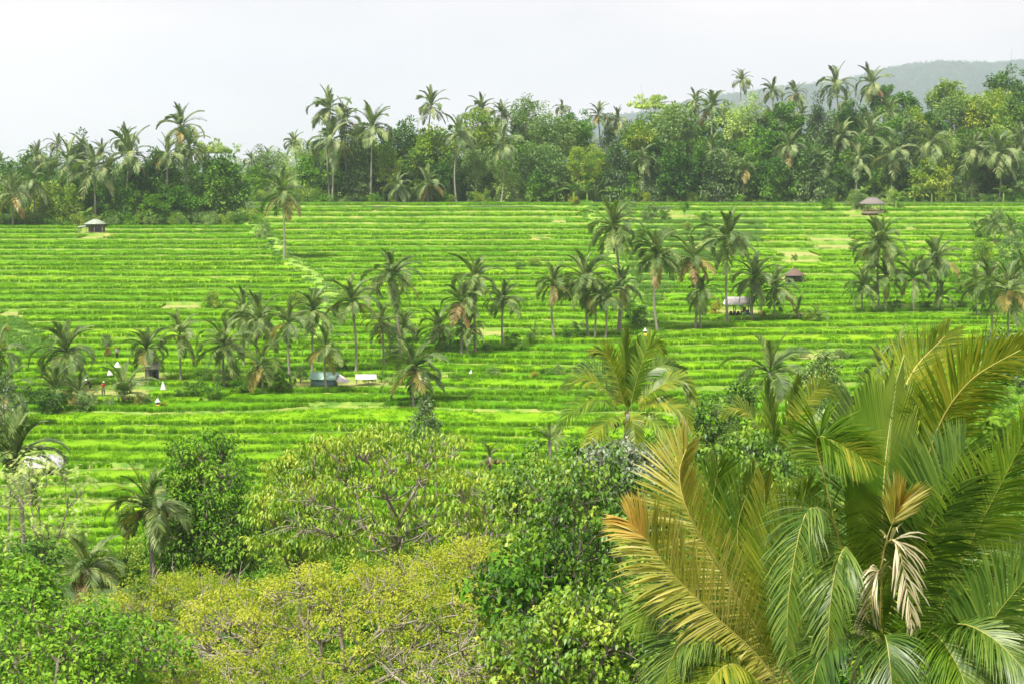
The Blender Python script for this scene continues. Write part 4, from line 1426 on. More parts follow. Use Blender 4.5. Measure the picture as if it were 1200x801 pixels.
def near_tree(px, row, D, rx, ry, rz, label, seed, tips=220, leaves=14, leaf=0.3, width=0.55, tpl=LEAF_OVAL, mat='leaf_mid', bark='bark', style='round', tr=0.16, droop=0.3, spray=0.5, k1=7, k2=30, cat="tree", name="broadleaf_tree", group="trees on the near side of the valley", fork=0.45, dead=0, shade_fill=0.0):
    """px,row: middle of the crown in the photo; radii in metres.  Skeleton: trunk > limbs > boughs > twigs, leaves at the twig ends"""
    rng = np.random.default_rng(seed)
    c = at(px, row, D)
    g = ground(c[0], D)
    g = min(g, c[2] - rz - 0.5)
    t = thing(name, label, cat, (c[0], D, g), 0, group)
    h = c[2] - g
    # where the twigs end
    n = tips
    if style == 'umbrella':
        a = rng.uniform(0, 2 * PI, n)
        q = np.sqrt(rng.uniform(0.0, 1, n))
        lump = 1 + 0.15 * np.sin(3 * a + seed) + 0.10 * np.sin(7 * a)
        z = (1 - q ** 2) * rz * 0.9 - rz * 0.25 + rng.normal(0, 0.16, n) * rz - (rng.uniform(0, 1, n) < 0.25) * rng.uniform(0.2, 1.0, n) * rz
        tp = np.c_[q * lump * np.cos(a) * rx, q * lump * np.sin(a) * ry, z]
    elif style == 'layered':
        a = rng.uniform(0, 2 * PI, n)
        q = np.sqrt(rng.uniform(0.02, 1, n))
        lay = rng.integers(0, 4, n)
        top = np.array([-0.75, -0.25, 0.3, 0.85])[lay]
        ext = np.array([0.95, 1.0, 0.85, 0.6])[lay]
        tp = np.c_[q * ext * np.cos(a) * rx, q * ext * np.sin(a) * ry, (top + rng.normal(0, 0.08, n) + 0.12 * np.sin(2 * a + lay * 1.7)) * rz]
    elif style == 'shoots':
        m = 11
        sx = rng.uniform(-1, 1, (m, 2)) * 0.8
        sh = 1.0 - 0.55 * np.linalg.norm(sx, axis=1) + rng.normal(0, 0.12, m)
        k = rng.integers(0, m, n)
        u = rng.uniform(-1, 1, n)
        z = -1 + (u + 1) / 2 * (1 + sh[k])
        w = 0.34 * np.sqrt(np.clip(1.05 - (u * 0.9) ** 2, 0.05, 1))
        a = rng.uniform(0, 2 * PI, n)
        tp = np.c_[(sx[k, 0] + w * np.cos(a)) * rx, (sx[k, 1] + w * np.sin(a)) * ry, z * rz]
    else:
        b = ball(rng, n, 0.6)
        a = np.arctan2(b[:, 1], b[:, 0])
        lump = 1 + 0.14 * np.sin(3 * a + seed) + 0.12 * np.sin(4 * a + 5 * b[:, 2])
        if style == 'cone':
            b[:, :2] *= np.clip(0.95 - 0.55 * b[:, 2:3], 0.25, 1.3)
        tp = b * lump[:, None] * np.array([rx, ry, rz])
        tp = tp[(tp[:, 1] < ry * 0.75)]
    n = len(tp)
    T = tp + np.array([0, 0, h])
    mb = MB()
    lean = rng.normal(0, 0.05, 2) * h
    fk = np.array([lean[0], lean[1], h - rz * 1.0 if style in ('round', 'shoots', 'cone') else h * (1 - fork)])
    fk[2] = max(fk[2], h * 0.35)
    P = spline(np.array([[0, 0, -1], [lean[0] * 0.3, lean[1] * 0.3, fk[2] * 0.5], fk]), 7)
    mb.tube(P, np.linspace(tr, tr * 0.75, 7), 7)
    c1, a1 = kmeans(T, k1, rng)
    for j in range(k1):
        ids = np.where(a1 == j)[0]
        if not len(ids):
            continue
        e1 = fk + (c1[j] - fk) * 0.62 + rng.normal(0, 0.04, 3) * rx
        m1 = (fk + e1) / 2 + np.array([0, 0, -0.06 * rx]) + rng.normal(0, 0.05, 3) * rx
        mb.tube(spline(np.array([fk, m1, e1]), 7), np.linspace(tr * 0.6, tr * 0.36, 7), 6)
        kk = max(1, min(len(ids), round(k2 / k1)))
        c2, a2 = kmeans(T[ids], kk, rng, 4)
        for i in range(kk):
            sub = ids[a2 == i]
            if not len(sub):
                continue
            e2 = e1 + (c2[i] - e1) * 0.72 + rng.normal(0, 0.03, 3) * rx
            m2 = (e1 + e2) / 2 + rng.normal(0, 0.05, 3) * rx
            mb.tube(spline(np.array([e1, m2, e2]), 5), np.linspace(tr * 0.34, tr * 0.17, 5), 5)
            for s in sub:
                m3 = (e2 + T[s]) / 2 + rng.normal(0, 0.05, 3) * np.linalg.norm(T[s] - e2)
                mb.tube(np.array([e2, m3, T[s]]), [tr * 0.15, tr * 0.10, tr * 0.05], 4, cap=False)
    for _ in range(dead):             # bare pale twigs that stick out of the leaves
        s = rng.integers(0, n)
        q = T[s] + np.array([0, 0, -0.2])
        for _b in range(4):
            d = unit(rng.normal(0, 1, 3) + np.array([0, -0.2, 0.9]))
            e = q + d * rng.uniform(0.5, 1.3)
            mb.tube(np.array([q, (q + e) / 2 + rng.normal(0, 0.06, 3), e]), [tr * 0.13, tr * 0.09, tr * 0.04], 4, cap=False)
            f = (q + e) / 2
            e = f + unit(d + rng.normal(0, 0.7, 3)) * rng.uniform(0.3, 0.7)
            mb.tube(np.array([f, e]), [tr * 0.10, tr * 0.04], 4, cap=False)
    obj("trunk", mb.mesh("trunk", [M[bark]], True), t)
    # leaves
    m = leaves
    o = ball(rng, n * m, 0.25)
    flat = 0.45 if style in ('umbrella', 'layered') else 0.85
    Pn = np.repeat(T, m, 0) + o * spray * np.array([1, 1, flat]) * rng.uniform(0.7, 1.3, (n * m, 1))
    D_ = unit(o * np.array([1, 1, 0.35]) + rng.normal(0, 0.3, o.shape) + np.array([0, 0, -droop]))
    U = unit(o * 0.4 + np.array([0, -0.1, 1.0]) + rng.normal(0, 0.28, o.shape))
    V, Fs = stamp(tpl, Pn, D_, U, leaf * rng.uniform(0.6, 1.25, n * m), width)
    obj("crown", new_mesh("crown", V, Fs, [M[mat]]), t)
    return t


NEAR_TREES = [
    # yellow, feathery, umbrella-shaped
    (405, 720, 72, 6.6, 6.2, 2.1, "broad yellow feathery tree filling the bottom of the picture, pale twigs showing", dict(tips=520, leaves=46, leaf=0.14, width=0.5, tpl=LEAF_OVAL, mat='leaf_yellow', bark='pale_bark', style='umbrella', tr=0.2, spray=0.4, dead=12, k1=9, k2=50)),
    (215, 712, 80, 4.3, 4.8, 1.5, "yellow feathery tree with a cluster of bare white twigs, below the dark mango like tree", dict(tips=270, leaves=46, leaf=0.14, width=0.5, tpl=LEAF_OVAL, mat='leaf_yellow', bark='pale_bark', style='umbrella', tr=0.18, spray=0.4, dead=16, k1=7, k2=32)),
    (560, 672, 79, 4.0, 4.4, 1.5, "yellow feathery tree beside the large leaved thicket", dict(tips=270, leaves=46, leaf=0.14, width=0.5, tpl=LEAF_OVAL, mat='leaf_yellow', bark='pale_bark', style='umbrella', tr=0.17, spray=0.4, dead=9, k1=7, k2=32)),
    (560, 785, 63, 3.0, 3.0, 1.0, "thin yellow tree with thick bare grey branches at the bottom centre", dict(tips=80, leaves=34, leaf=0.13, width=0.5, tpl=LEAF_OVAL, mat='leaf_yellow', bark='pale_bark', style='umbrella', tr=0.22, spray=0.36, dead=26, k1=6, k2=18)),
    (300, 800, 64, 3.6, 3.0, 1.0, "low yellowish tree at the bottom edge left of centre", dict(tips=150, leaves=40, leaf=0.13, width=0.5, tpl=LEAF_OVAL, mat='leaf_yellow', bark='pale_bark', style='umbrella', tr=0.14, spray=0.38, dead=8)),
    # spreading, layered, leaves hanging
    (455, 574, 95, 6.6, 5.0, 2.9, "spreading tree in tiers with drooping leaves and pale limbs in the centre", dict(tips=620, leaves=18, leaf=0.27, width=0.36, tpl=LEAF_LONG, mat='leaf_droop', bark='pale_bark', style='layered', tr=0.2, droop=0.8, spray=0.4, dead=2, k1=9, k2=60, fork=0.32)),
    (345, 592, 101, 2.6, 3.0, 2.6, "green tree with drooping leaves left of the spreading tiered tree", dict(tips=420, leaves=18, leaf=0.26, width=0.38, tpl=LEAF_LONG, mat='leaf_droop', bark='bark', style='layered', tr=0.16, droop=0.8, spray=0.42)),
    (560, 592, 90, 2.4, 2.6, 1.5, "thin drooping leaved tree right of the tiered tree, bare limb showing", dict(tips=170, leaves=15, leaf=0.25, width=0.4, tpl=LEAF_LONG, mat='leaf_droop', bark='pale_bark', style='layered', tr=0.13, droop=0.8, spray=0.38, dead=5)),
    # mango-like
    (236, 580, 116, 3.0, 3.0, 3.9, "dark mango like tree with upright leafy shoots", dict(tips=650, leaves=18, leaf=0.28, width=0.4, tpl=LEAF_LONG, mat='leaf_mid', style='shoots', tr=0.22, droop=0.35, spray=0.42)),
    (258, 632, 116, 3.2, 3.0, 2.2, "blackish green bushy tree at the foot of the mango like tree", dict(tips=230, leaves=15, leaf=0.34, width=0.5, mat='leaf_dark', style='round', tr=0.16, spray=0.5)),
    # large-leaved thicket on the right of centre
    (690, 640, 70, 3.2, 3.0, 3.3, "tall large leaved thicket tree in the lower centre right", dict(k2=44, tips=627, leaves=18, leaf=0.21, width=0.62, mat='leaf_big', style='round', tr=0.15, droop=0.75, spray=0.36)),
    (640, 575, 82, 2.4, 2.6, 1.7, "light leafy bush on top of the thicket, just right of the tiered tree", dict(k2=44, tips=361, leaves=18, leaf=0.21, width=0.6, mat='leaf_big', style='round', tr=0.1, droop=0.7, spray=0.36)),
    (725, 548, 76, 1.9, 2.0, 1.1, "silvery leaved bush below the green hearted palm", dict(k2=44, tips=247, leaves=18, leaf=0.21, width=0.66, mat='leaf_silver', style='round', tr=0.09, droop=0.6, spray=0.36)),
    (690, 765, 62, 3.2, 2.6, 1.9, "dark leafy tree at the bottom edge left of the yellow palm frond", dict(k2=44, tips=475, leaves=18, leaf=0.21, width=0.6, mat='leaf_big', style='round', tr=0.13, droop=0.6, spray=0.36)),
    (615, 700, 68, 1.8, 2.0, 1.8, "green bush between the yellow trees and the thicket", dict(tips=140, leaves=13, leaf=0.3, width=0.6, mat='leaf_mid', style='round', tr=0.1, droop=0.5, spray=0.45)),
    (868, 560, 74, 2.4, 2.4, 1.7, "pale green leafy tree behind the yellow frond, under the green palm", dict(k2=44, tips=380, leaves=18, leaf=0.21, width=0.6, mat='leaf_big', style='round', tr=0.1, droop=0.7, spray=0.36)),
    # lower left
    (60, 778, 62, 3.9, 3.6, 1.9, "bright green leafy tree in the bottom left corner", dict(tips=620, leaves=18, leaf=0.2, width=0.6, mat='leaf_mid', style='round', tr=0.15, spray=0.38)),
    (14, 692, 68, 1.6, 1.8, 1.1, "vivid green broad leaved bush at the left edge, above the corner tree", dict(tips=120, leaves=18, leaf=0.24, width=0.7, mat='leaf_mid', style='round', tr=0.1, droop=0.4, spray=0.45)),
    (96, 742, 70, 1.7, 1.8, 1.2, "yellow green bush under the pale drooping palm", dict(tips=120, leaves=14, leaf=0.26, width=0.5, mat='leaf_lime', style='round', tr=0.1, spray=0.42)),
    (48, 585, 112, 3.2, 2.6, 3.0, "airy pale tree with two thin grey stems at the left edge", dict(tips=120, leaves=9, leaf=0.36, width=0.9, tpl=LEAF_FEATHER, mat='leaf_pale', bark='bark', style='round', tr=0.12, spray=0.6)),
    (4, 488, 148, 1.6, 2.0, 2.6, "dark bluish shrub at the left edge behind the lower left palm", dict(tips=150, leaves=14, leaf=0.26, mat='leaf_blue', style='round', tr=0.12, spray=0.4)),
    (45, 655, 108, 1.8, 2.0, 1.1, "dark low shrub under the airy pale tree", dict(tips=120, leaves=14, leaf=0.28, mat='leaf_dark', style='round', tr=0.1, spray=0.42)),
    # single dark shrubs before the terraces
    (497, 497, 160, 1.25, 1.3, 2.1, "dark blue green conical shrub standing before the rice in the centre", dict(tips=170, leaves=16, leaf=0.24, mat='leaf_blue', style='cone', tr=0.12, droop=0.1, spray=0.32, name="conical_shrub", cat="shrub")),
    (512, 522, 150, 0.9, 1.0, 0.9, "small dark shrub at the foot of the conical shrub", dict(tips=80, leaves=14, leaf=0.22, mat='leaf_blue', style='round', tr=0.08, spray=0.3, name="shrub", cat="shrub")),
    (836, 490, 112, 1.8, 1.8, 1.5, "dark green dense shrub right of the green hearted palm", dict(tips=170, leaves=15, leaf=0.26, width=0.5, mat='leaf_dark', style='round', tr=0.12, droop=0.2, spray=0.4)),
    (868, 462, 122, 0.9, 1.0, 0.9, "small dark bush beside the dark glossy palm", dict(tips=80, leaves=14, leaf=0.24, mat='leaf_dark', style='round', tr=0.08, spray=0.35, name="shrub", cat="shrub")),
    (962, 450, 128, 1.7, 1.7, 2.0, "grey green conical tree against the rice right of the dark glossy palm", dict(tips=200, leaves=15, leaf=0.24, mat='leaf_grey', style='cone', tr=0.12, droop=0.1, spray=0.4)),
    (975, 500, 110, 1.8, 1.6, 1.2, "grey green bush under the conical tree", dict(tips=130, leaves=14, leaf=0.26, mat='leaf_grey', style='round', tr=0.1, spray=0.42)),
    # right edge
    (1165, 500, 95, 3.2, 3.2, 3.3, "dark feathery bamboo like mass behind the foreground palm at the right", dict(tips=380, leaves=12, leaf=0.42, width=0.8, tpl=LEAF_FEATHER, mat='leaf_mid', style='shoots', tr=0.14, droop=0.4, spray=0.5)),
    (1190, 425, 118, 2.0, 2.0, 2.0, "dark rounded tree at the right edge above the feathery mass", dict(tips=160, leaves=14, leaf=0.3, mat='leaf_blue', style='round', tr=0.13, spray=0.45)),
    (1120, 575, 84, 3.0, 2.6, 2.0, "dark green bush low behind the right hand fronds", dict(tips=220, leaves=13, leaf=0.36, width=0.8, tpl=LEAF_FEATHER, mat='leaf_mid', style='round', tr=0.12, spray=0.5)),
    (1010, 590, 90, 3.0, 2.6, 2.2, "green bush behind the spear frond of the foreground palm", dict(tips=200, leaves=13, leaf=0.3, mat='leaf_mid', style='round', tr=0.12, spray=0.5)),
    (1130, 720, 60, 4.0, 3.0, 2.2, "mid green tree seen through the right hand fronds at the bottom", dict(tips=260, leaves=13, leaf=0.26, mat='leaf_lime', style='round', tr=0.13, spray=0.5)),
    (850, 680, 62, 3.2, 2.6, 2.6, "green tree seen through the left fronds of the foreground palms", dict(tips=240, leaves=13, leaf=0.28, mat='leaf_big', style='round', tr=0.13, spray=0.5)),
]
for k, (px, row, D, rx, ry, rz, lab, kw) in enumerate(NEAR_TREES):
    near_tree(px, row, D, rx, ry, rz, lab, 3000 + k, **kw)


# ------------------------------------------------------------------ shrubs and banana plants on the slope
SHRUB = {}
for nm, mt, sh in (("dark", 'leaf_dark', 'round'), ("mid", 'leaf_mid', 'round'), ("grey", 'leaf_grey', 'round'), ("lime", 'leaf_lime', 'round'), ("gold", 'leaf_gold', 'round'), ("red", 'leaf_red', 'round'), ("col", 'leaf_blue', 'column')):
    rng = np.random.default_rng(60 + len(SHRUB))
    (V, Fs), C = crown_clumps(rng, 1, 1, 0.95, 34, 46, 0.17, width=0.5, clump_r=0.3, bottom=-0.7, shape=sh)
    SHRUB[nm] = (new_mesh("crown", V, Fs, [M[mt]]), limb_mesh(rng, 1.0, C, 0.07, 7, (0, 0, -1.0)))


def shrub(px, row, rpx, kind, label, seed, tall=1.0, name="shrub", group="shrubs on the rice slope"):
    rng = np.random.default_rng(seed)
    b = hit(px, row + rpx * tall * 0.85)
    r = rpx / F * b[1]
    t = thing(name, label, "shrub", b, 0, group)
    cr, tk = SHRUB[kind]
    hz = r * tall
    for nm, me in (("crown", cr), ("stem", tk)):
        o = obj(nm, me, t, (0, 0, hz * 0.85))
        o.rotation_euler = (0, 0, rng.uniform(0, 6.28))
        o.scale = (r, r, hz)
    return t


SHRUBS = [
    (747, 371, 14, 'mid', 1.15, "round leafy little tree right of the tallest palm's foot", "broadleaf_tree"),
    (736, 244, 9, 'grey', 1.1, "upper grey bush behind the crown of the tallest palm", "shrub"),
    (762, 250, 11, 'grey', 1.0, "grey bush at the top of the scrubby tongue, between two palms", "shrub"),
    (779, 252, 7, 'dark', 1.0, "dark bush right of the grey bush at the top of the scrubby tongue", "shrub"),
    (802, 243, 6, 'mid', 1.2, "small lone bush on the terrace edge just below the wood", "shrub"),
    (752, 272, 8, 'mid', 0.8, "low bush at the left side of the scrubby tongue", "shrub"),
    (787, 273, 8, 'grey', 0.8, "low grey bush in the middle of the scrubby tongue", "shrub"),
    (806, 266, 7, 'lime', 0.8, "light green bush in the upper scrubby tongue", "shrub"),
    (828, 256, 8, 'dark', 0.8, "dark bush at the right side of the scrubby tongue", "shrub"),
    (832, 276, 10, 'grey', 0.9, "grey bush left of the high crowned palm", "shrub"),
    (820, 290, 8, 'mid', 0.8, "bush just below the grey one left of the high crowned palm", "shrub"),
    (752, 300, 7, 'lime', 0.7, "pale low bush at the lower end of the scrubby tongue", "shrub"),
    (672, 237, 8, 'gold', 0.7, "yellowish clump on the terrace edge below the wood", "shrub"),
    (610, 313, 6, 'dark', 0.9, "small dark bush on the terraces left of the dark trunked palm", "shrub"),
    (627, 308, 9, 'lime', 0.6, "low light green clump on the terraces above the dark trunked palm", "shrub"),
    (600, 400, 10, 'dark', 0.9, "dark bush right of the narrow crowned palm", "shrub"),
    (572, 408, 8, 'mid', 0.9, "bush at the foot of the straight pale trunked palm", "shrub"),
    (460, 412, 8, 'col', 1.6, "dark upright bush between the palms in mid slope", "shrub"),
    (432, 443, 7, 'grey', 0.8, "grey bush behind the bare white roof sheet", "shrub"),
    (447, 440, 8, 'mid', 0.7, "low bush right of the bare white roof sheet", "shrub"),
    (528, 405, 13, 'dark', 0.9, "dark thick bush between the bushy and the straight palm", "shrub"),
    (510, 440, 7, 'lime', 0.7, "light bush in the open rice right of the orange skirted palm", "shrub"),
    (535, 444, 7, 'dark', 0.8, "dark little bush in the open rice, centre", "shrub"),
    (578, 436, 9, 'grey', 0.7, "grey scrub in the open rice, right of the dark little bush", "shrub"),
    (548, 465, 5, 'dark', 0.8, "small dark dot of a bush near the spreading tree's top", "shrub"),
    (626, 440, 6, 'gold', 0.8, "yellow green bush among the scrub left of the green hearted palm", "shrub"),
    (640, 436, 8, 'mid', 0.8, "middle one of the scrub bushes left of the green hearted palm", "shrub"),
    (655, 434, 8, 'grey', 0.9, "grey bush of the scrub nearest the green hearted palm", "shrub"),
    (607, 404, 11, 'mid', 0.8, "green bush at the left end of the terrace with the palm seedling", "shrub"),
    (310, 270, 9, 'grey', 1.3, "grey bush on the bank just left of the lone corner palm", "shrub"),
    (302, 258, 8, 'mid', 1.0, "green bush at the top of the bank between the fields", "shrub"),
    (318, 286, 5, 'dark', 0.9, "small dark bush lower on the bank by the lone corner palm", "shrub"),
    (248, 352, 10, 'lime', 1.1, "pale leafed bush at the upper left of the palm cluster", "shrub"),
    (228, 455, 14, 'dark', 0.75, "dark wide bush left of the palm cluster foot", "shrub"),
    (250, 460, 12, 'mid', 0.8, "mid green bush at the palm cluster foot", "shrub"),
    (212, 462, 9, 'dark', 0.7, "dark low bush right of the second white flag", "shrub"),
    (330, 448, 12, 'dark', 0.9, "dark bush left of the teal roofed hut", "shrub"),
    (352, 438, 10, 'grey', 0.9, "grey green bush behind the teal roofed hut", "shrub"),
    (282, 452, 11, 'mid', 0.9, "bush in the shade of the palm cluster", "shrub"),
    (60, 470, 20, 'dark', 0.8, "dark thicket bush under the wide drooping palm", "shrub"),
    (38, 466, 13, 'dark', 0.9, "dark bush at the left of the thicket", "shrub"),
    (98, 474, 12, 'grey', 0.8, "grey bush at the right end of the dark thicket", "shrub"),
    (125, 400, 6, 'col', 1.9, "dark columnar bush beside the red leaved shrub", "shrub"),
    (127, 413, 4, 'red', 1.7, "red leaved shrub at the terrace edge beside the dark columnar bush", "red_shrub"),
    (163, 472, 7, 'gold', 1.0, "round yellow topped bush beside the shrine with yellow cloth", "shrub"),
    (193, 476, 6, 'gold', 0.9, "yellow leaved plant to the right of the shrine with yellow cloth", "shrub"),
    (24, 408, 5, 'dark', 1.0, "blue green small bush on the left terraces", "shrub"),
    (1002, 291, 7, 'dark', 1.0, "dark bush at the right end of the bare brown patch", "shrub"),
    (931, 302, 4, 'dark', 0.9, "tiny dark bush on the bare strip above the small brown hut", "shrub"),
    (970, 240, 8, 'mid', 1.0, "small yellow green bush at the wood edge left of the pavilion", "shrub"),
    (1150, 268, 14, 'dark', 1.0, "dark bush high on the right slope", "shrub"),
    (1172, 262, 14, 'grey', 1.1, "grey bush clump right of the dark bush, high right slope", "shrub"),
    (1192, 268, 14, 'mid', 1.1, "green bush at the right edge, high right slope", "shrub"),
    (1185, 292, 16, 'grey', 1.0, "grey leafy bush behind the brown skirted palm", "shrub"),
    (1150, 296, 14, 'lime', 1.0, "pale airy bush below the dark bush on the right slope", "shrub"),
    (1127, 330, 12, 'mid', 1.6, "slim leafy tree between the right palm group and the edge", "broadleaf_tree"),
    (1128, 357, 7, 'mid', 0.9, "small round bush under the slim leafy tree", "shrub"),
    (950, 372, 8, 'lime', 0.8, "bushy clump between the two tiny palms below the brown hut", "shrub"),
    (838, 362, 8, 'gold', 0.9, "straw coloured bush left of the white roofed shelter", "shrub"),
    (893, 370, 6, 'gold', 0.8, "flowering yellow bush right of the white roofed shelter", "shrub"),
    (930, 418, 7, 'dark', 0.9, "dark bush at the terrace end right of the dark glossy palm", "shrub"),
    (938, 412, 9, 'grey', 0.6, "low grey scrub on the bund above the conical tree", "shrub"),
    (985, 415, 12, 'grey', 0.5, "low scrub strip on the bund right of the conical tree", "shrub"),
    (1012, 440, 9, 'dark', 0.9, "dark bush by the small dark palm", "shrub"),
    (240, 440, 12, 'mid', 0.8, "leafy bush between the wide cream fronded palm and the thin trunked palm", "shrub"),
    (272, 438, 13, 'grey', 0.9, "grey bush in the heart of the left palm cluster", "shrub"),
    (298, 446, 13, 'dark', 0.8, "dark bush behind the young bright palm of the left cluster", "shrub"),
    (318, 436, 11, 'mid', 1.0, "mid green bush behind the rust skirted palm", "shrub"),
    (348, 352, 13, 'lime', 0.8, "pale green clump on the slope above the left palm cluster", "shrub"),
    (400, 428, 9, 'dark', 0.9, "dark bush under the upright fronded palm by the mint roof", "shrub"),
    (500, 398, 11, 'mid', 0.9, "bush under the short bushy palm in mid slope", "shrub"),
    (548, 400, 10, 'dark', 0.9, "dark bush between the two straight palms", "shrub"),
    (668, 392, 10, 'mid', 0.8, "low bush between the dark trunked and the dense crowned palm", "shrub"),
    (1048, 358, 9, 'dark', 0.8, "dark low bush at the foot of the right palm group", "shrub"),
    (1084, 358, 8, 'mid', 0.8, "green bush between the black trunked and the bushy palm", "shrub"),
    (1170, 318, 16, 'mid', 1.0, "green bush left of the crown of the brown skirted palm", "shrub"),
    (1196, 312, 15, 'dark', 1.0, "dark bush at the right edge above the brown skirted palm", "shrub"),
    (8, 388, 7, 'gold', 0.8, "pale yellow clump at the left edge beside the grassy bank", "shrub"),
]
for k, (px, row, rp, kind, tall, lab, nm) in enumerate(SHRUBS):
    shrub(px, row, rp, kind, lab, 4000 + k, tall, nm)


def banana_leaf():
    n = 9
    s = np.linspace(0, 1, n)
    x = 0.95 * s
    z = 0.75 * s - 0.75 * s ** 2.2
    w = 0.16 * np.sin(np.clip(s * 1.02, 0, 1) ** 0.7 * PI) + 0.012
    V = []
    for i in range(n):
        V += [(x[i], -w[i], z[i] - 0.04 + 0.02 * (i % 2)), (x[i], 0, z[i]), (x[i], w[i], z[i] - 0.04 - 0.02 * (i % 2))]
    q = []
    for i in range(n - 1):
        for j in range(2):
            a = i * 3 + j
            q.append((a, a + 1, a + 4, a + 3))
    return new_mesh("leaf", V, [np.array(q)], [M['banana']], smooth=True)


BAN_LEAF = banana_leaf()
BAN_STEM = MB().tube([(0, 0, -0.4), (0.02, 0, 0.5), (0, 0.02, 1.0)], [0.10, 0.085, 0.06], 7).mesh("stem", [M['bund']], True)


def banana(px, row, hpx, label, seed, D=None, n=8):
    rng = np.random.default_rng(seed)
    if D is None:
        b = hit(px, row)
    else:
        b = at(px, row, D)
        b[2] = forest_ground(b[0], D)
    h = hpx / F * b[1]
    t = thing("banana_plant", label, "banana plant", b, 0, "banana plants")
    o = obj("stem", BAN_STEM, t)
    o.scale = (h * 0.55, h * 0.55, h * 0.5)
    for i in range(n):
        l = obj("leaf", BAN_LEAF, t, (0, 0, h * 0.47))
        l.rotation_euler = (rng.normal(0, 0.15), -rng.uniform(-0.1, 0.95), i * 2.4 + rng.normal(0, 0.2))
        s = h * rng.uniform(0.5, 0.75)
        l.scale = (s, s, s)


for k, (px, row, hp, D, lab) in enumerate([
    (100, 262, 24, 427, "bright banana plant behind the pale roofed shelter"), (672, 235, 26, 484, "grey leaved banana plant left of the lime columnar trees"),
    (688, 234, 24, 484, "banana plant with drooping leaves below the lime columnar trees"), (478, 200, 24, 488, "bright banana plant in the wood above the short yellowish palms"),
    (715, 233, 20, 484, "banana plant at the wood edge under the bluish tree"), (1072, 228, 22, 485, "banana plant right of the grey pavilion, first"),
    (1092, 229, 20, 485, "banana plant right of the grey pavilion, second"), (1120, 229, 18, 485, "banana plant at the wood edge below the pale thin crowned tree"),
    (1176, 229, 22, 485, "bright banana plant at the right end of the wood edge"), (1012, 236, 24, 480, "banana plant in front of the pale trunked palm by the pavilion"),
    (677, 398, 28, None, "banana plant at the foot of the dense crowned palm"), (872, 380, 16, None, "broken pale banana plant in front of the white roofed shelter"),
    (1050, 248, 20, 470, "pale banana plant at the right corner of the grey pavilion"), (650, 236, 18, 484, "banana plant below the broad low grey tree"),
    (1140, 372, 16, None, "small banana plant between the right palms")]):
    banana(px, row, hp, lab, 5000 + k, D)


# ------------------------------------------------------------------ the big palms of the near side, frond by frond
M['hero_green'] = leaf_mat("leaflets_green", [(0.1, (0.06, 0.15, 0.01)), (0.5, (0.14, 0.25, 0.016)), (0.9, (0.3, 0.37, 0.04))], clump=0.6, trans=0.35, rough=0.42, spec=0.4, clump_amt=0.2)
M['hero_spear'] = leaf_mat("leaflets_spear", [(0.1, (0.06, 0.16, 0.01)), (0.5, (0.13, 0.26, 0.014)), (0.9, (0.24, 0.36, 0.03))], clump=1.5, trans=0.35, rough=0.4, spec=0.4, clump_amt=0.4)
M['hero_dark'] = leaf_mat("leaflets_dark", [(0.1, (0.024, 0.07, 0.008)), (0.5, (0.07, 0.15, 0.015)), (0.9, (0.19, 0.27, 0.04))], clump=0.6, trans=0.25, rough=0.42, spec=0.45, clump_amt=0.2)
M['hero_olive'] = leaf_mat("leaflets_olive", [(0.1, (0.06, 0.14, 0.01)), (0.5, (0.17, 0.245, 0.016)), (0.9, (0.4, 0.39, 0.04))], clump=0.6, trans=0.4, rough=0.42, spec=0.4, clump_amt=0.3)
M['hero_gold'] = leaf_mat("leaflets_gold", [(0.1, (0.24, 0.27, 0.03)), (0.5, (0.5, 0.46, 0.08)), (0.9, (0.76, 0.7, 0.34))], clump=0.8, trans=0.35, rough=0.35, spec=0.5, clump_amt=0.25)
M['hero_orange'] = leaf_mat("leaflets_orange", [(0.1, (0.32, 0.21, 0.03)), (0.5, (0.54, 0.37, 0.06)), (0.9, (0.7, 0.55, 0.16))], clump=0.8, trans=0.35, rough=0.4, clump_amt=0.2)
M['hero_pale'] = leaf_mat("leaflets_bleached", [(0.1, (0.30, 0.26, 0.13)), (0.5, (0.52, 0.46, 0.28)), (0.9, (0.70, 0.65, 0.46))], clump=0.8, trans=0.25, rough=0.5, clump_amt=0.2)


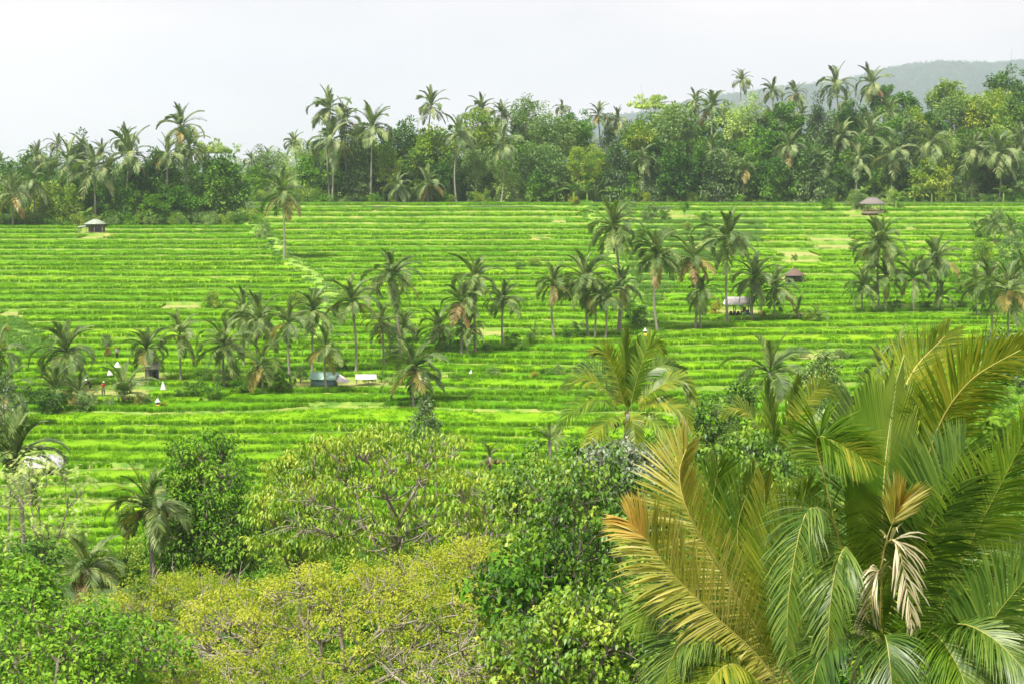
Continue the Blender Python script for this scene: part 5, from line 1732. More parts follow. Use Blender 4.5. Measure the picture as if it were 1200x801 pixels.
def hero_palm(label, root_px, root_row, D, fronds, seed, name="coconut_palm", trunk_r=0.17, group="big coconut palms on the near bank", label_parts=True, coco=True):
    """fronds: (points along the midrib as photo x, photo y, distance), leaflet length, width, count per side, material, options"""
    rng = np.random.default_rng(seed)
    heart = at(root_px, root_row, D)
    g = ground(heart[0], D)
    base = np.array([heart[0] + 0.3, D + 0.2, min(g, heart[2] - 1.2)])
    t = thing(name, label, "palm tree", base, 0, group)
    h = heart[2] - base[2]
    obj("trunk", trunk_mesh(h, heart[0] - base[0], heart[1] - base[1], trunk_r, rng, 16, 9), t)
    for pts, ll, lw, per, mat, o in fronds:
        o = dict(o)
        lab = o.pop("lab", None)
        nrm = np.array(o.pop("n", (0, -1, 0.25)), float)
        tip = o.pop("tip", None)
        nseg = o.pop("nseg", 4)
        P = np.array([at(a, b, d if d else D) for a, b, d in pts]) - base
        lf, rib = frond_geo(P, nrm, per, ll, lw, nseg, rng, **o)
        fo = obj("frond", rib.mesh("frond", [M['midrib']], True), t)
        if lab:
            fo["label"] = lab
        obj("leaflets", lf.mesh("leaflets", [M[mat]]), fo, kind="stuff")
        if tip:
            o2 = dict(o)
            o2["taper0"] = o2.get("start", 0.12)
            o2["start"] = tip[1]
            lf2, _ = frond_geo(P + np.array([0, -0.02, 0]), nrm, int(per * (1 - tip[1]) * 1.15), ll * 1.03, lw, nseg, rng, **o2)
            obj("dry_tip", lf2.mesh("dry_tip", [M[tip[0]]]), fo, kind="stuff")
    if coco:
        q = obj("coconut_cluster", COCO, t, heart - base + np.array([0, 0, -0.1]), kind="stuff")
    return t


FL, FN = dict(a0=64, a1=26), dict(a0=56, a1=24)
RIGHT = [
    # upright spear, still unsplit, bright green
    ([(1036, 812, 19.6), (1033, 690, 19.6), (1036, 560, 19.8), (1049, 447, 20.2)], 1.3, 0.13, 60, 'hero_spear', dict(fused=True, a0=20, a1=9, droop=0.0, vee=0.06, jit=0.03, start=0.2, n=(0.1, -1, 0.1), rib_r=0.02, lab="unsplit upright bright green spear frond")),
    # the two tall olive plumes that lean right
    ([(1046, 800, 21.0), (1042, 640, 21.2), (1058, 462, 21.6), (1112, 388, 22.2)], 0.65, 0.0202, 209, 'hero_olive', dict(n=(-0.25, -1, 0.3), droop=0.16, start=0.3, rib_r=0.024, lab="tall olive plume reaching over the rice", **FN)),
    ([(1052, 800, 20.6), (1064, 670, 20.3), (1090, 527, 20.0), (1133, 450, 19.6), (1204, 405, 19.2)], 0.65, 0.0202, 222, 'hero_olive', dict(n=(-0.3, -1, 0.45), droop=0.22, start=0.26, rib_r=0.026, jit=0.12, lab="wide golden olive frond leaning to the right", **FN)),
    ([(1050, 800, 21.3), (1050, 660, 21.6), (1068, 540, 22.0), (1098, 470, 22.3)], 0.7, 0.0216, 176, 'hero_green', dict(n=(-0.2, -1, 0.3), droop=0.15, start=0.25, **FN)),
    # dark glossy fronds lower right
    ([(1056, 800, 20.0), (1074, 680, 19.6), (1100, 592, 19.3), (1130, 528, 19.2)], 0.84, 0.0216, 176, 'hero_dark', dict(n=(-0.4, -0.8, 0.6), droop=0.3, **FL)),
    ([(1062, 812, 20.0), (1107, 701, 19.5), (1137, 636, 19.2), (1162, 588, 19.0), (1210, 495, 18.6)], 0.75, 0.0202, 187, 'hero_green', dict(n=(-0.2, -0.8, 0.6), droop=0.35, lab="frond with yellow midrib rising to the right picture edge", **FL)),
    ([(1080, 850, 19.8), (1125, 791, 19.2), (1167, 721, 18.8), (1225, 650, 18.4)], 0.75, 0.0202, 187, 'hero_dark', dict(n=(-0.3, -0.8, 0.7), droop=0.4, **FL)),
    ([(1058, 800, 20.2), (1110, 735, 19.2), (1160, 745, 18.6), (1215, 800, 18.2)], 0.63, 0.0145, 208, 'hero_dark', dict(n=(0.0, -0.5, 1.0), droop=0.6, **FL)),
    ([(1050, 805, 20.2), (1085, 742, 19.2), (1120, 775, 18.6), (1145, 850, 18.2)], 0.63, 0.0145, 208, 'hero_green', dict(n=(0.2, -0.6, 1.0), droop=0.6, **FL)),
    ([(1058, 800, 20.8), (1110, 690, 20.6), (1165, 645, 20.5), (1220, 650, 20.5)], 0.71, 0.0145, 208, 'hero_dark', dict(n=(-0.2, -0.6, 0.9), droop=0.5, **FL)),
    # the frond that was snapped in the wind: dry bunch above, bleached leaflets hanging below
    ([(1032, 770, 19.6), (1032, 700, 19.4), (1037, 641, 19.2), (1046, 612, 19.2), (1058, 584, 19.2)], 0.42, 0.023, 71, 'hero_gold', dict(n=(0.1, -1, 0.2), start=0.72, droop=0.1, a0=38, a1=14, jit=0.25, tip=('hero_orange', 0.86), lab="dry golden tuft of the snapped frond")),
    ([(1034, 660, 19.2), (1038, 638, 19.1), (1050, 634, 19.0), (1060, 672, 18.95), (1070, 740, 18.9)], 0.42, 0.02, 26, 'hero_pale', dict(n=(0.1, -1, 0.3), start=0.3, droop=0.9, a0=40, a1=18, jit=0.2, lab="bleached hanging end of the snapped frond")),
    ([(1034, 690, 19.3), (1030, 668, 19.2), (1022, 690, 19.1), (1008, 760, 19.0), (996, 815, 19.0)], 0.4, 0.02, 24, 'hero_pale', dict(n=(0.0, -1, 0.2), start=0.1, droop=0.9, a0=30, a1=12, jit=0.15)),
    # left of the spear
    ([(1020, 800, 20.0), (990, 660, 19.8), (967, 563, 19.6), (957, 513, 19.5), (984, 520, 19.3), (1018, 540, 19.1)], 0.48, 0.0187, 145, 'hero_green', dict(n=(-0.3, -1, 0.3), start=0.45, droop=0.4, jit=0.15, tip=('hero_olive', 0.8), lab="bent frond with its tip folded over to the right", **FL)),
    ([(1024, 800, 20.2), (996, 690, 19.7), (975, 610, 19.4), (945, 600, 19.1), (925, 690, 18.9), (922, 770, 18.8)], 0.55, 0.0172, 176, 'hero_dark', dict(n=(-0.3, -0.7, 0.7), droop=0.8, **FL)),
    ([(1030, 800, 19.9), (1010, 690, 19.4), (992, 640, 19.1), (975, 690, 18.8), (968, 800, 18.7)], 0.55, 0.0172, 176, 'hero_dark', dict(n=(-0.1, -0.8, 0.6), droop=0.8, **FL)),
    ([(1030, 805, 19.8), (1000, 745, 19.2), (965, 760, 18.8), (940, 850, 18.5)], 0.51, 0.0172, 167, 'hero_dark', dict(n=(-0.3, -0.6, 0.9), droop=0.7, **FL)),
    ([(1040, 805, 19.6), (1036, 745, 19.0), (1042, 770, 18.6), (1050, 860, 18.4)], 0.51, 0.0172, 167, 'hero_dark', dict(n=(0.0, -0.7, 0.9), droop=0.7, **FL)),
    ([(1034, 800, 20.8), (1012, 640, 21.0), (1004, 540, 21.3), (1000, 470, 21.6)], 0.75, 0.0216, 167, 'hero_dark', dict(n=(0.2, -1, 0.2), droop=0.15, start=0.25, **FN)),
]
LEFT = [
    ([(940, 822, 22.8), (927, 797, 22.7), (883, 731, 22.4), (843, 664, 22.2), (808, 604, 22.0), (796, 556, 22.0), (806, 520, 22.1)], 0.85, 0.028, 162, 'hero_gold', dict(n=(0.25, -1, 0.15), droop=0.12, start=0.1, a0=62, a1=26, vee=0.12, lr=(1.0, 0.62), rib_r=0.03, lab="large pale golden frond leaning left")),
    ([(930, 826, 22.2), (887, 767, 22.0), (833, 717, 21.8), (790, 674, 21.7), (757, 631, 21.6), (738, 610, 21.6)], 0.75, 0.026, 147, 'hero_gold', dict(n=(0.2, -0.9, 0.5), droop=0.3, a0=62, a1=26, tip=('hero_orange', 0.80), lab="golden frond with a dry orange tip at its left end")),
    ([(908, 815, 23.0), (893, 734, 23.0), (897, 667, 23.1), (896, 565, 23.4)], 0.75, 0.0238, 167, 'hero_olive', dict(n=(0.1, -1, 0.1), droop=0.1, a0=40, a1=15, start=0.2)),
    ([(910, 815, 22.8), (902, 700, 22.8), (918, 634, 22.9), (950, 572, 23.0)], 0.69, 0.0216, 167, 'hero_olive', dict(n=(-0.2, -1, 0.2), droop=0.15, a0=45, a1=16, start=0.2)),
    ([(904, 815, 23.3), (880, 720, 23.4), (864, 625, 23.5), (884, 556, 23.8)], 0.7, 0.0216, 167, 'hero_green', dict(n=(0.2, -1, 0.1), droop=0.15, a0=45, a1=16, start=0.2)),
    ([(904, 815, 23.4), (858, 700, 23.6), (835, 610, 23.8), (842, 545, 24.0)], 0.7, 0.0216, 167, 'hero_green', dict(n=(0.2, -1, 0.1), droop=0.2, a0=50, a1=18, start=0.2)),
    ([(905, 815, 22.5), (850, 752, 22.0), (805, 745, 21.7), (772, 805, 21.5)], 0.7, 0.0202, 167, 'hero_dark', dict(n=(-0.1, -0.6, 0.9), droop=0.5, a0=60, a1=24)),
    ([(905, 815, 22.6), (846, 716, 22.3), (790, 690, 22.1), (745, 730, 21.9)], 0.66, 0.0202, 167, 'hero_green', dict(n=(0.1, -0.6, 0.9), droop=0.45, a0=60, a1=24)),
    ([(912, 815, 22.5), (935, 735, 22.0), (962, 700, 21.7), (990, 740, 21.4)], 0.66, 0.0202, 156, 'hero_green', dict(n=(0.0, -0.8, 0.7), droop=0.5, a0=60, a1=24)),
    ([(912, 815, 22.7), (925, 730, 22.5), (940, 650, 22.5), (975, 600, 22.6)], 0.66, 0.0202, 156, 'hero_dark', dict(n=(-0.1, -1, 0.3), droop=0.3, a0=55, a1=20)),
    ([(905, 818, 22.2), (862, 778, 21.6), (830, 800, 21.3), (806, 850, 21.1)], 0.66, 0.0202, 156, 'hero_olive', dict(n=(0.0, -0.6, 0.9), droop=0.6, a0=60, a1=24)),
]
hero_palm("large foreground coconut palm at the right with spear frond, olive plumes and snapped frond", 1045, 800, 20.5, RIGHT, 81)
hero_palm("foreground coconut palm left of the large one, with pale golden fronds and orange tip", 908, 812, 23.0, LEFT, 82)

D1 = 105.0
GH = [
    ([(736, 484, 105), (733, 440, 105), (734, 390, 105.4)], 1.25, 0.12, 68, 'hero_green', dict(a0=26, a1=10, droop=0.0, start=0.08, n=(0, -1, 0.1), vee=0.1)),
    ([(737, 484, 104.8), (748, 438, 104.6), (762, 404, 104.6), (776, 412, 104.4)], 1.0, 0.085, 68, 'hero_green', dict(a0=45, a1=18, droop=0.4, n=(-0.2, -1, 0.3), start=0.08)),
    ([(735, 484, 104.8), (722, 440, 104.4), (710, 414, 104.2), (694, 412, 104.0)], 1.0, 0.085, 64, 'hero_olive', dict(a0=45, a1=18, droop=0.4, n=(0.2, -1, 0.3), start=0.08)),
    ([(735, 484, 104.8), (708, 455, 104.2), (682, 443, 104), (660, 455, 103.8)], 1.1, 0.085, 72, 'hero_olive', dict(n=(0.1, -0.6, 1), droop=0.5, lab="arching olive frond on the left")),
    ([(734, 485, 104.8), (705, 468, 103.9), (675, 478, 103.4), (652, 505, 103)], 1.1, 0.085, 72, 'hero_green', dict(n=(0, -0.6, 1), droop=0.6)),
    ([(734, 486, 104.6), (715, 490, 103.5), (698, 512, 103), (690, 538, 102.6)], 1.1, 0.085, 68, 'hero_olive', dict(n=(-0.3, -0.7, 0.6), droop=0.5)),
    ([(737, 486, 104.5), (741, 492, 103.4), (744, 512, 103), (747, 535, 102.8)], 0.9, 0.085, 64, 'hero_olive', dict(n=(0, -1, 0.3), droop=0.5)),
    ([(738, 484, 104.8), (765, 458, 104.2), (795, 445, 104), (814, 470, 103.6)], 1.1, 0.085, 72, 'hero_olive', dict(n=(-0.1, -0.6, 1), droop=0.5)),
    ([(738, 485, 104.8), (765, 472, 103.9), (793, 478, 103.4), (808, 502, 103)], 1.1, 0.085, 72, 'hero_olive', dict(n=(0, -0.6, 1), droop=0.5)),
    ([(738, 486, 104.6), (758, 490, 103.6), (776, 504, 103.2), (788, 524, 103)], 1.0, 0.085, 64, 'hero_green', dict(n=(0.3, -0.7, 0.6), droop=0.5)),
    ([(737, 484, 105.4), (752, 446, 106), (775, 428, 106.6), (800, 432, 107)], 1.0, 0.085, 64, 'hero_dark', dict(n=(-0.1, -0.8, 0.6), droop=0.4)),
    ([(735, 484, 105.4), (718, 450, 106), (696, 432, 106.6), (672, 432, 107)], 1.0, 0.085, 64, 'hero_dark', dict(n=(0.1, -0.8, 0.6), droop=0.4)),
    ([(736, 484, 105.2), (742, 440, 105.6), (748, 398, 106)], 1.0, 0.1, 64, 'hero_green', dict(a0=30, a1=12, droop=0.1, n=(-0.1, -1, 0.1), start=0.08)),
]
hero_palm("full palm with bright green upright heart in the middle distance, right of centre", 736, 484, D1, GH, 83, trunk_r=0.2, group="coconut palms in the valley")
GP = [
    ([(915, 548, 98), (905, 500, 98), (899, 448, 98.4)], 1.2, 0.12, 68, 'hero_green', dict(a0=26, a1=10, droop=0.0, start=0.08, n=(0, -1, 0.1))),
    ([(917, 548, 98), (925, 495, 97.8), (936, 444, 98)], 1.2, 0.12, 68, 'hero_green', dict(a0=28, a1=12, droop=0.0, start=0.08, n=(0, -1, 0.1))),
    ([(918, 548, 97.8), (936, 490, 97.4), (958, 456, 97.2), (978, 462, 97)], 1.0, 0.085, 68, 'hero_olive', dict(n=(-0.2, -1, 0.4), droop=0.3)),
    ([(918, 549, 97.6), (945, 505, 97), (972, 488, 96.6), (994, 502, 96.4)], 1.0, 0.085, 68, 'hero_green', dict(n=(-0.1, -0.6, 1), droop=0.5)),
    ([(913, 549, 97.8), (890, 500, 97.4), (868, 478, 97.2), (846, 486, 97)], 1.0, 0.085, 68, 'hero_olive', dict(n=(0.1, -0.6, 1), droop=0.5)),
    ([(913, 550, 97.6), (885, 515, 96.8), (862, 505, 96.4), (842, 520, 96)], 1.0, 0.085, 68, 'hero_green', dict(n=(0, -0.6, 1), droop=0.6)),
    ([(914, 551, 97.4), (895, 535, 96.4), (882, 545, 96), (874, 570, 95.8)], 0.9, 0.085, 60, 'hero_green', dict(n=(-0.3, -0.7, 0.6), droop=0.6)),
    ([(918, 551, 97.4), (938, 530, 96.4), (958, 532, 96), (975, 556, 95.6)], 0.9, 0.085, 60, 'hero_olive', dict(n=(0.3, -0.7, 0.6), droop=0.6)),
    ([(916, 548, 98.6), (950, 500, 99.4), (985, 470, 100), (1012, 470, 100.6)], 0.9, 0.085, 60, 'hero_dark', dict(n=(-0.1, -0.8, 0.6), droop=0.4)),
]
hero_palm("green palm with several upright wide fronds between the full palm and the foreground palm", 916, 550, 98.0, GP, 84, trunk_r=0.2, group="coconut palms in the valley")


# ------------------------------------------------------------------ field shelters and huts
M['thatch_grey'] = solid_mat("thatch_grey", [(0.3, (0.12, 0.105, 0.095)), (0.7, (0.23, 0.205, 0.19))], scale=6, bump=0.5, stretch=(6, 1, 1))
M['tile_brown'] = solid_mat("roof_brown", [(0.3, (0.10, 0.065, 0.05)), (0.7, (0.18, 0.125, 0.10))], scale=5, bump=0.4)
M['sheet_white'] = solid_mat("sheet_white", [(0.3, (0.52, 0.50, 0.47)), (0.7, (0.74, 0.72, 0.70))], scale=2.5, rough=0.5)
M['sheet_mint'] = solid_mat("sheet_mint", [(0.3, (0.27, 0.46, 0.37)), (0.7, (0.38, 0.56, 0.47))], scale=2.5, rough=0.5)
M['sheet_pale'] = solid_mat("sheet_pale_green", [(0.3, (0.20, 0.26, 0.19)), (0.7, (0.32, 0.37, 0.29))], scale=2.5, rough=0.5)
M['wall_blue'] = solid_mat("wall_blue", [(0.3, (0.12, 0.22, 0.26)), (0.7, (0.20, 0.32, 0.36))], scale=3)
M['wall_grey'] = solid_mat("wall_grey", [(0.3, (0.10, 0.10, 0.11)), (0.7, (0.22, 0.22, 0.23))], scale=3)
M['wall_white'] = solid_mat("wall_white", [(0.3, (0.28, 0.28, 0.30)), (0.7, (0.58, 0.58, 0.60))], scale=2, stretch=(5, 5, 0.5))
M['wood'] = solid_mat("old_wood", [(0.3, (0.12, 0.095, 0.07)), (0.7, (0.25, 0.21, 0.17))], scale=6, bump=0.3)
M['dark_inside'] = solid_mat("dark_goods_and_shade", [(0.3, (0.012, 0.014, 0.018)), (0.7, (0.04, 0.04, 0.045))], scale=3)  # near-black of the sacks; also paints the shade inside window and doorway
M['red'] = solid_mat("red_cloth", [(0.3, (0.42, 0.04, 0.03)), (0.7, (0.60, 0.09, 0.06))], scale=4)
M['blue'] = solid_mat("blue_plastic", [(0.3, (0.04, 0.10, 0.28)), (0.7, (0.08, 0.18, 0.42))], scale=4)
M['white'] = solid_mat("white_cloth", [(0.3, (0.50, 0.51, 0.49)), (0.7, (0.66, 0.67, 0.65))], scale=4)
M['yellow'] = solid_mat("yellow_cloth", [(0.3, (0.65, 0.45, 0.04)), (0.7, (0.80, 0.62, 0.08))], scale=4)
M['stone'] = solid_mat("grey_stone", [(0.3, (0.08, 0.08, 0.09)), (0.7, (0.20, 0.20, 0.21))], scale=5)
M['skin'] = solid_mat("skin", [(0.3, (0.20, 0.11, 0.07)), (0.7, (0.28, 0.16, 0.10))], scale=5, rough=0.55)
M['navy'] = solid_mat("dark_cloth", [(0.3, (0.012, 0.014, 0.03)), (0.7, (0.03, 0.03, 0.06))], scale=5)
M['lilac'] = solid_mat("pale_shirt", [(0.3, (0.34, 0.32, 0.42)), (0.7, (0.48, 0.46, 0.55))], scale=5)
M['straw'] = solid_mat("straw_hat", [(0.3, (0.55, 0.50, 0.36)), (0.7, (0.78, 0.74, 0.60))], scale=9)


def roof_mesh(w, d, rise, ridge, th, mat, skew=0.0, ribs=0):
    """hip (ridge < w) or gable (ridge == w) roof with its own thickness and raised seams"""
    mb = MB()
    r = ridge / 2

    def shell(z0, grow):
        a, b = w / 2 + grow, d / 2 + grow
        return [(-a, -b, z0), (a, -b, z0), (a, b, z0), (-a, b, z0), (-r, skew, z0 + rise), (r, skew, z0 + rise)]
    V = shell(0, 0) + shell(-th, 0)
    Fq = np.array([[0, 1, 5, 4], [2, 3, 4, 5], [7, 6, 10, 11], [9, 8, 11, 10], [0, 6, 7, 1], [1, 7, 8, 2], [2, 8, 9, 3], [3, 9, 6, 0]])
    Ft = np.array([[1, 2, 5], [3, 0, 4], [8, 7, 11], [6, 9, 10]])
    mb.add(V, [Fq, Ft])
    mb.tube([(-r, skew, rise + 0.01), (r, skew, rise + 0.01)], 0.05, 5)
    for k in range(ribs):
        x = -w / 2 + w * (k + 0.5) / ribs
        xt = max(-r, min(r, x))
        mb.tube([(x, -d / 2, 0.012), (xt, skew, rise + 0.012)], 0.018, 4)
    return mb.mesh("roof", [mat])


def shelter(px, row, wpx, label, roof, walls=None, D=None, h=2.0, deep=0.8, rise=0.9, ridge=0.5, yaw=0.0, posts=6, name="field_shelter", plat=0.35, rail=False, ribs=0, cat="shelter", over=1.18):
    """row: where its floor meets the ground; wpx: width of the roof in photo pixels"""
    b = hit(px, row) if D is None else at(px, row, D)
    b[2] -= 0.12
    w = wpx / F * b[1] / over
    d = w * deep
    t = thing(name, label, cat, b, yaw)
    obj("platform", MB().box((0, 0, plat / 2 - 0.2), (w, d, plat + 0.4)).mesh("platform", [M['wood']]), t)
    pm = MB().tube([(0, 0, plat - 0.02), (0, 0, h + rise * 0.08)], 0.075, 6).mesh("post", [M['wood']])
    k = posts // 2
    for i in range(k):
        for j in (-1, 1):
            obj("post", pm, t, (-w * 0.46 + w * 0.92 * i / (k - 1), j * d * 0.44, 0))
    obj("roof", roof_mesh(w * over, d * over, rise, w * over * ridge, 0.09, M[roof], 0, ribs), t, (0, 0, h + 0.09))
    if rail:
        for j in (0.35, 0.6):
            obj("rail", MB().box((w * 0.22, -d * 0.45, plat + j), (w * 0.5, 0.05, 0.07)).mesh("rail", [M['wood']]), t)
    if walls:
        obj("wall", MB().box((0, d * 0.40, (h + plat) / 2), (w * 0.9, 0.06, h - plat - 0.05)).mesh("wall", [M[walls]]), t)
    return t, b, w, d


def prop(name, label, cat, me, p):
    return tag(obj(name, me, None, p), label, cat)


t, b, w, d = shelter(1022, 248, 29, "grey hip roofed open pavilion at the top edge of the rice, right", 'thatch_grey', h=1.9, plat=0.15, rise=1.35, ridge=0.32, posts=8, rail=True, walls=None, name="pavilion", cat="pavilion")
t, b, w, d = shelter(931, 331, 24, "small brown roofed hut behind a palm, right of centre", 'tile_brown', h=1.25, plat=0.1, rise=1.15, ridge=0.12, posts=4, walls='wall_grey', name="hut", cat="hut")
t, b, w, d = shelter(865, 371, 34, "white sheet roofed open shelter between two palms", 'sheet_white', h=1.9, rise=1.0, ridge=0.86, deep=0.7, posts=8, walls=None, ribs=9, plat=0.2)
prop("water_drum", "blue plastic drum under the right end of the white roofed shelter", "drum", MB().tube([(0, 0, 0), (0, 0, 0.05), (0, 0, 0.45), (0, 0, 0.9), (0, 0, 0.92)], [0.27, 0.29, 0.30, 0.29, 0.25], 12).mesh("water_drum", [M['blue']]), (b[0] + w * 0.36, b[1] - d * 0.2, b[2] + 0.2))
cl = MB()
cl.box((0, 0, 0.75), (0.5, 0.05, 1.0)).box((0.06, 0.04, 0.3), (0.34, 0.04, 0.5)).tube([(-0.3, 0, 1.27), (0.3, 0, 1.27)], 0.015, 5)
prop("red_cloth", "red cloth hung up inside the white roofed shelter", "cloth", cl.mesh("red_cloth", [M['red']]), (b[0] + w * 0.24, b[1] - d * 0.1, b[2] + 0.25))
sk = MB()
for i in range(4):
    sk.tube([(i * 0.55, 0, 0), (i * 0.55 + 0.03, 0, 0.3), (i * 0.55, 0.02, 0.62), (i * 0.55, 0, 0.72)], [0.26, 0.3, 0.22, 0.08], 8)
sk_me = sk.mesh("sack", [M['dark_inside']], True)
one = MB().tube([(0, 0, 0), (0.03, 0, 0.3), (0, 0.02, 0.62), (0, 0, 0.72)], [0.26, 0.3, 0.22, 0.08], 8).mesh("sack", [M['dark_inside']], True)
for i in range(4):
    tag(obj("sack", one, None, (b[0] - w * 0.3 + i * 0.55, b[1], b[2] + 0.2)), ("leftmost", "second", "third", "rightmost")[i] + " dark filled sack on the floor of the white roofed shelter", "sack", "sacks under the white roof")
shelter(112, 273, 24, "pale green roofed shelter at the left end of the top terrace", 'sheet_pale', h=1.9, rise=0.95, ridge=0.18, posts=6, walls='wall_grey', plat=0.2)
# lean-to beside it
b = hit(99, 273)
t = thing("lean_to", "low pale lean to on thin posts at the left of the pale green roofed shelter", "lean-to", b)
obj("roof", MB().add([(-1.3, -1, 1.15), (1.5, -1, 1.5), (1.5, 1, 1.7), (-1.3, 1, 1.35), (-1.3, -1, 1.09), (1.5, -1, 1.44), (1.5, 1, 1.64), (-1.3, 1, 1.29)], np.array([[0, 1, 2, 3], [7, 6, 5, 4], [0, 4, 5, 1], [1, 5, 6, 2], [2, 6, 7, 3], [3, 7, 4, 0]])).mesh("roof", [M['sheet_pale']]), t)
for x, y in ((-1.2, -0.9), (1.4, -0.9), (-1.2, 0.9), (1.4, 0.9)):
    obj("post", MB().tube([(x, y, -0.4), (x, y, 1.2)], 0.05, 5).mesh("post", [M['wood']]), t)

# hut with mint roof, blue gable
b = at(380, 455, 236)
b[2] = ground(b[0], 236) + 0.15
t = thing("hut", "low hut with mint green roof and blue gable behind the shaggy trunked palm", "hut", b, math.radians(-14))
t.scale = (0.86, 0.86, 0.8)
obj("wall", MB().box((0, 0, 0.35), (3.3, 1.9, 1.1)).mesh("wall", [M['wall_blue']]), t)
gb = MB().add([(-1.66, -0.95, 0.9), (-1.66, 0.95, 0.9), (-1.66, 0, 1.75), (-1.58, -0.95, 0.9), (-1.58, 0.95, 0.9), (-1.58, 0, 1.75)], [np.array([[0, 2, 1], [3, 4, 5]]), np.array([[0, 3, 5, 2], [1, 2, 5, 4]])])
obj("gable", gb.mesh("gable", [M['wall_blue']]), t)
obj("roof", roof_mesh(3.9, 2.5, 0.95, 3.9, 0.06, M['sheet_mint'], 0, 9), t, (0.05, 0, 0.92))
obj("awning", MB().add([(0, -1.0, 0.75), (1.5, -1.1, 0.55), (1.5, 1.0, 0.55), (0, 1.0, 1.55), (0, -1.0, 0.70), (1.5, -1.1, 0.50), (1.5, 1.0, 0.50), (0, 1.0, 1.50)], np.array([[0, 1, 2, 3], [7, 6, 5, 4], [0, 4, 5, 1], [1, 5, 6, 2], [2, 6, 7, 3], [3, 7, 4, 0]])).mesh("awning", [M['sheet_white']]), t, (1.95, 0, 0))
# bare white sheet roof low in the rice
b = at(429, 454, 237)
b[2] = ground(b[0], 237) + 0.1
t = thing("low_shelter", "bare white sheet roof just above the rice right of the mint roofed hut", "shelter", b, math.radians(5))
t.scale = (0.85, 0.85, 0.85)
obj("roof", roof_mesh(3.0, 2.2, 0.45, 3.0, 0.06, M['sheet_white'], 0.75, 8), t, (0, 0, 0.75))
for x in (-1.3, 1.3):
    for y in (-0.9, 0.9):
        obj("post", MB().tube([(x, y, -0.5), (x, y, 0.75)], 0.06, 5).mesh("post", [M['wood']]), t)
# small white-roofed hut
b = at(178, 447, 240)
b[2] = ground(b[0], 240)
t = thing("hut", "small upright hut with steep white roof and dark window behind the narrow dark palm", "hut", b, math.radians(24))
obj("wall", MB().box((0, 0, 0.55), (1.35, 1.35, 1.7)).mesh("wall", [M['wall_grey']]), t)
obj("roof", roof_mesh(1.75, 1.75, 0.8, 1.75, 0.06, M['sheet_white'], 0, 4), t, (0, 0, 1.42))
obj("window", MB().box((0.15, -0.69, 0.75), (0.5, 0.05, 0.7)).mesh("window", [M['dark_inside']]), t)  # flat dark panel: the shade inside the opening is painted on
for x in (-0.68, 0.68):
    obj("corner_post", MB().box((x, -0.70, 0.6), (0.09, 0.09, 1.6)).mesh("corner_post", [M['wall_white']]), t)
# hut at the left edge
b = at(52, 556, 190)
b[2] = ground(b[0], 190) + 0.1
t = thing("hut", "hut of streaked white sheets half hidden behind palm fronds at the left edge", "hut", b, math.radians(6))
obj("wall", MB().box((0, 0, 0.35), (3.0, 1.8, 1.3)).mesh("wall", [M['wall_grey']]), t)
obj("roof", roof_mesh(3.7, 2.5, 1.0, 3.7, 0.06, M['wall_white'], 0.5, 10), t, (0, 0, 1.0))
obj("door", MB().box((0.6, -0.92, 0.4), (0.7, 0.05, 1.1)).mesh("door", [M['dark_inside']]), t)  # flat panel, its near-black paints the shade of the doorway


# ------------------------------------------------------------------ shrines, flags and people
def shrine(px, row, label):
    b = hit(px, row)
    t = thing("shrine", label, "shrine", b)
    obj("base", MB().box((0, 0, -0.1), (0.6, 0.6, 0.5)).box((0, 0, 0.2), (0.48, 0.48, 0.16)).mesh("base", [M['stone']]), t)
    mb = MB()
    mb.tube([(0, 0, 0.26), (0, 0, 0.3), (0, 0, 0.62), (0, 0, 0.72)], [0.30, 0.30, 0.24, 0.24], 12)
    obj("cloth", mb.mesh("cloth", [M['yellow']], True), t)
    obj("body", MB().box((0, 0, 0.86), (0.34, 0.34, 0.32)).box((0, 0, 0.9), (0.40, 0.40, 0.06)).mesh("body", [M['stone']]), t)
    obj("roof", MB().tube([(0, 0, 1.03), (0, 0, 1.07), (0, 0, 1.22), (0, 0, 1.38), (0, 0, 1.46)], [0.36, 0.33, 0.16, 0.10, 0.02], 4).mesh("roof", [M['white']]), t)


shrine(185, 482, "small field shrine wrapped in yellow cloth with white top, left")
shrine(756, 397, "small field shrine with yellow cloth beside the round leafy little tree")


def flag(px, row, hpx, wpx, label, seed):
    rng = np.random.default_rng(seed)
    b = hit(px, row)
    k = b[1] / F
    h, w = hpx * k, wpx * k
    t = thing("flag", label, "flag", b, 0, "white cloth flags in the rice")
    pole = max(h * 2.0, 1.3)
    obj("pole", MB().tube([(0, 0, -0.4), (0.01, 0, pole * 0.5), (0, 0, pole)], [0.022, 0.02, 0.012], 6).mesh("pole", [M['wood']]), t)
    n = 12
    V, q = [], []
    for j in range(6):
        f = j / 5
        for i in range(n):
            a = i / n * 2 * PI
            r = (0.03 + (w * 0.55) * f ** 0.9) * (1 + 0.22 * math.sin(3 * a + seed) * f)
            V.append((r * math.cos(a) + (0.2 * w * f if seed % 2 else -0.1 * w * f), r * math.sin(a) * 0.8, pole - h * f + 0.05 * h * math.sin(2 * a + seed) * f))
    for j in range(5):
        for i in range(n):
            q.append((j * n + i, j * n + (i + 1) % n, (j + 1) * n + (i + 1) % n, (j + 1) * n + i))
    obj("cloth", MB().add(V, np.array(q)).mesh("cloth", [M['white']], True), t)


flag(138, 437, 7, 7, "white cone of cloth on a pole, upper one above the stiff young palm", 2)
flag(128, 446, 6, 6, "pale white cloth cone, lower one above the stiff young palm", 3)
flag(191, 466, 10, 6, "tall white cloth flag on the bank right of the small white hut", 5)
flag(552, 446, 4, 3, "tiny white cloth marker in the open rice right of the orange skirted palm", 4)


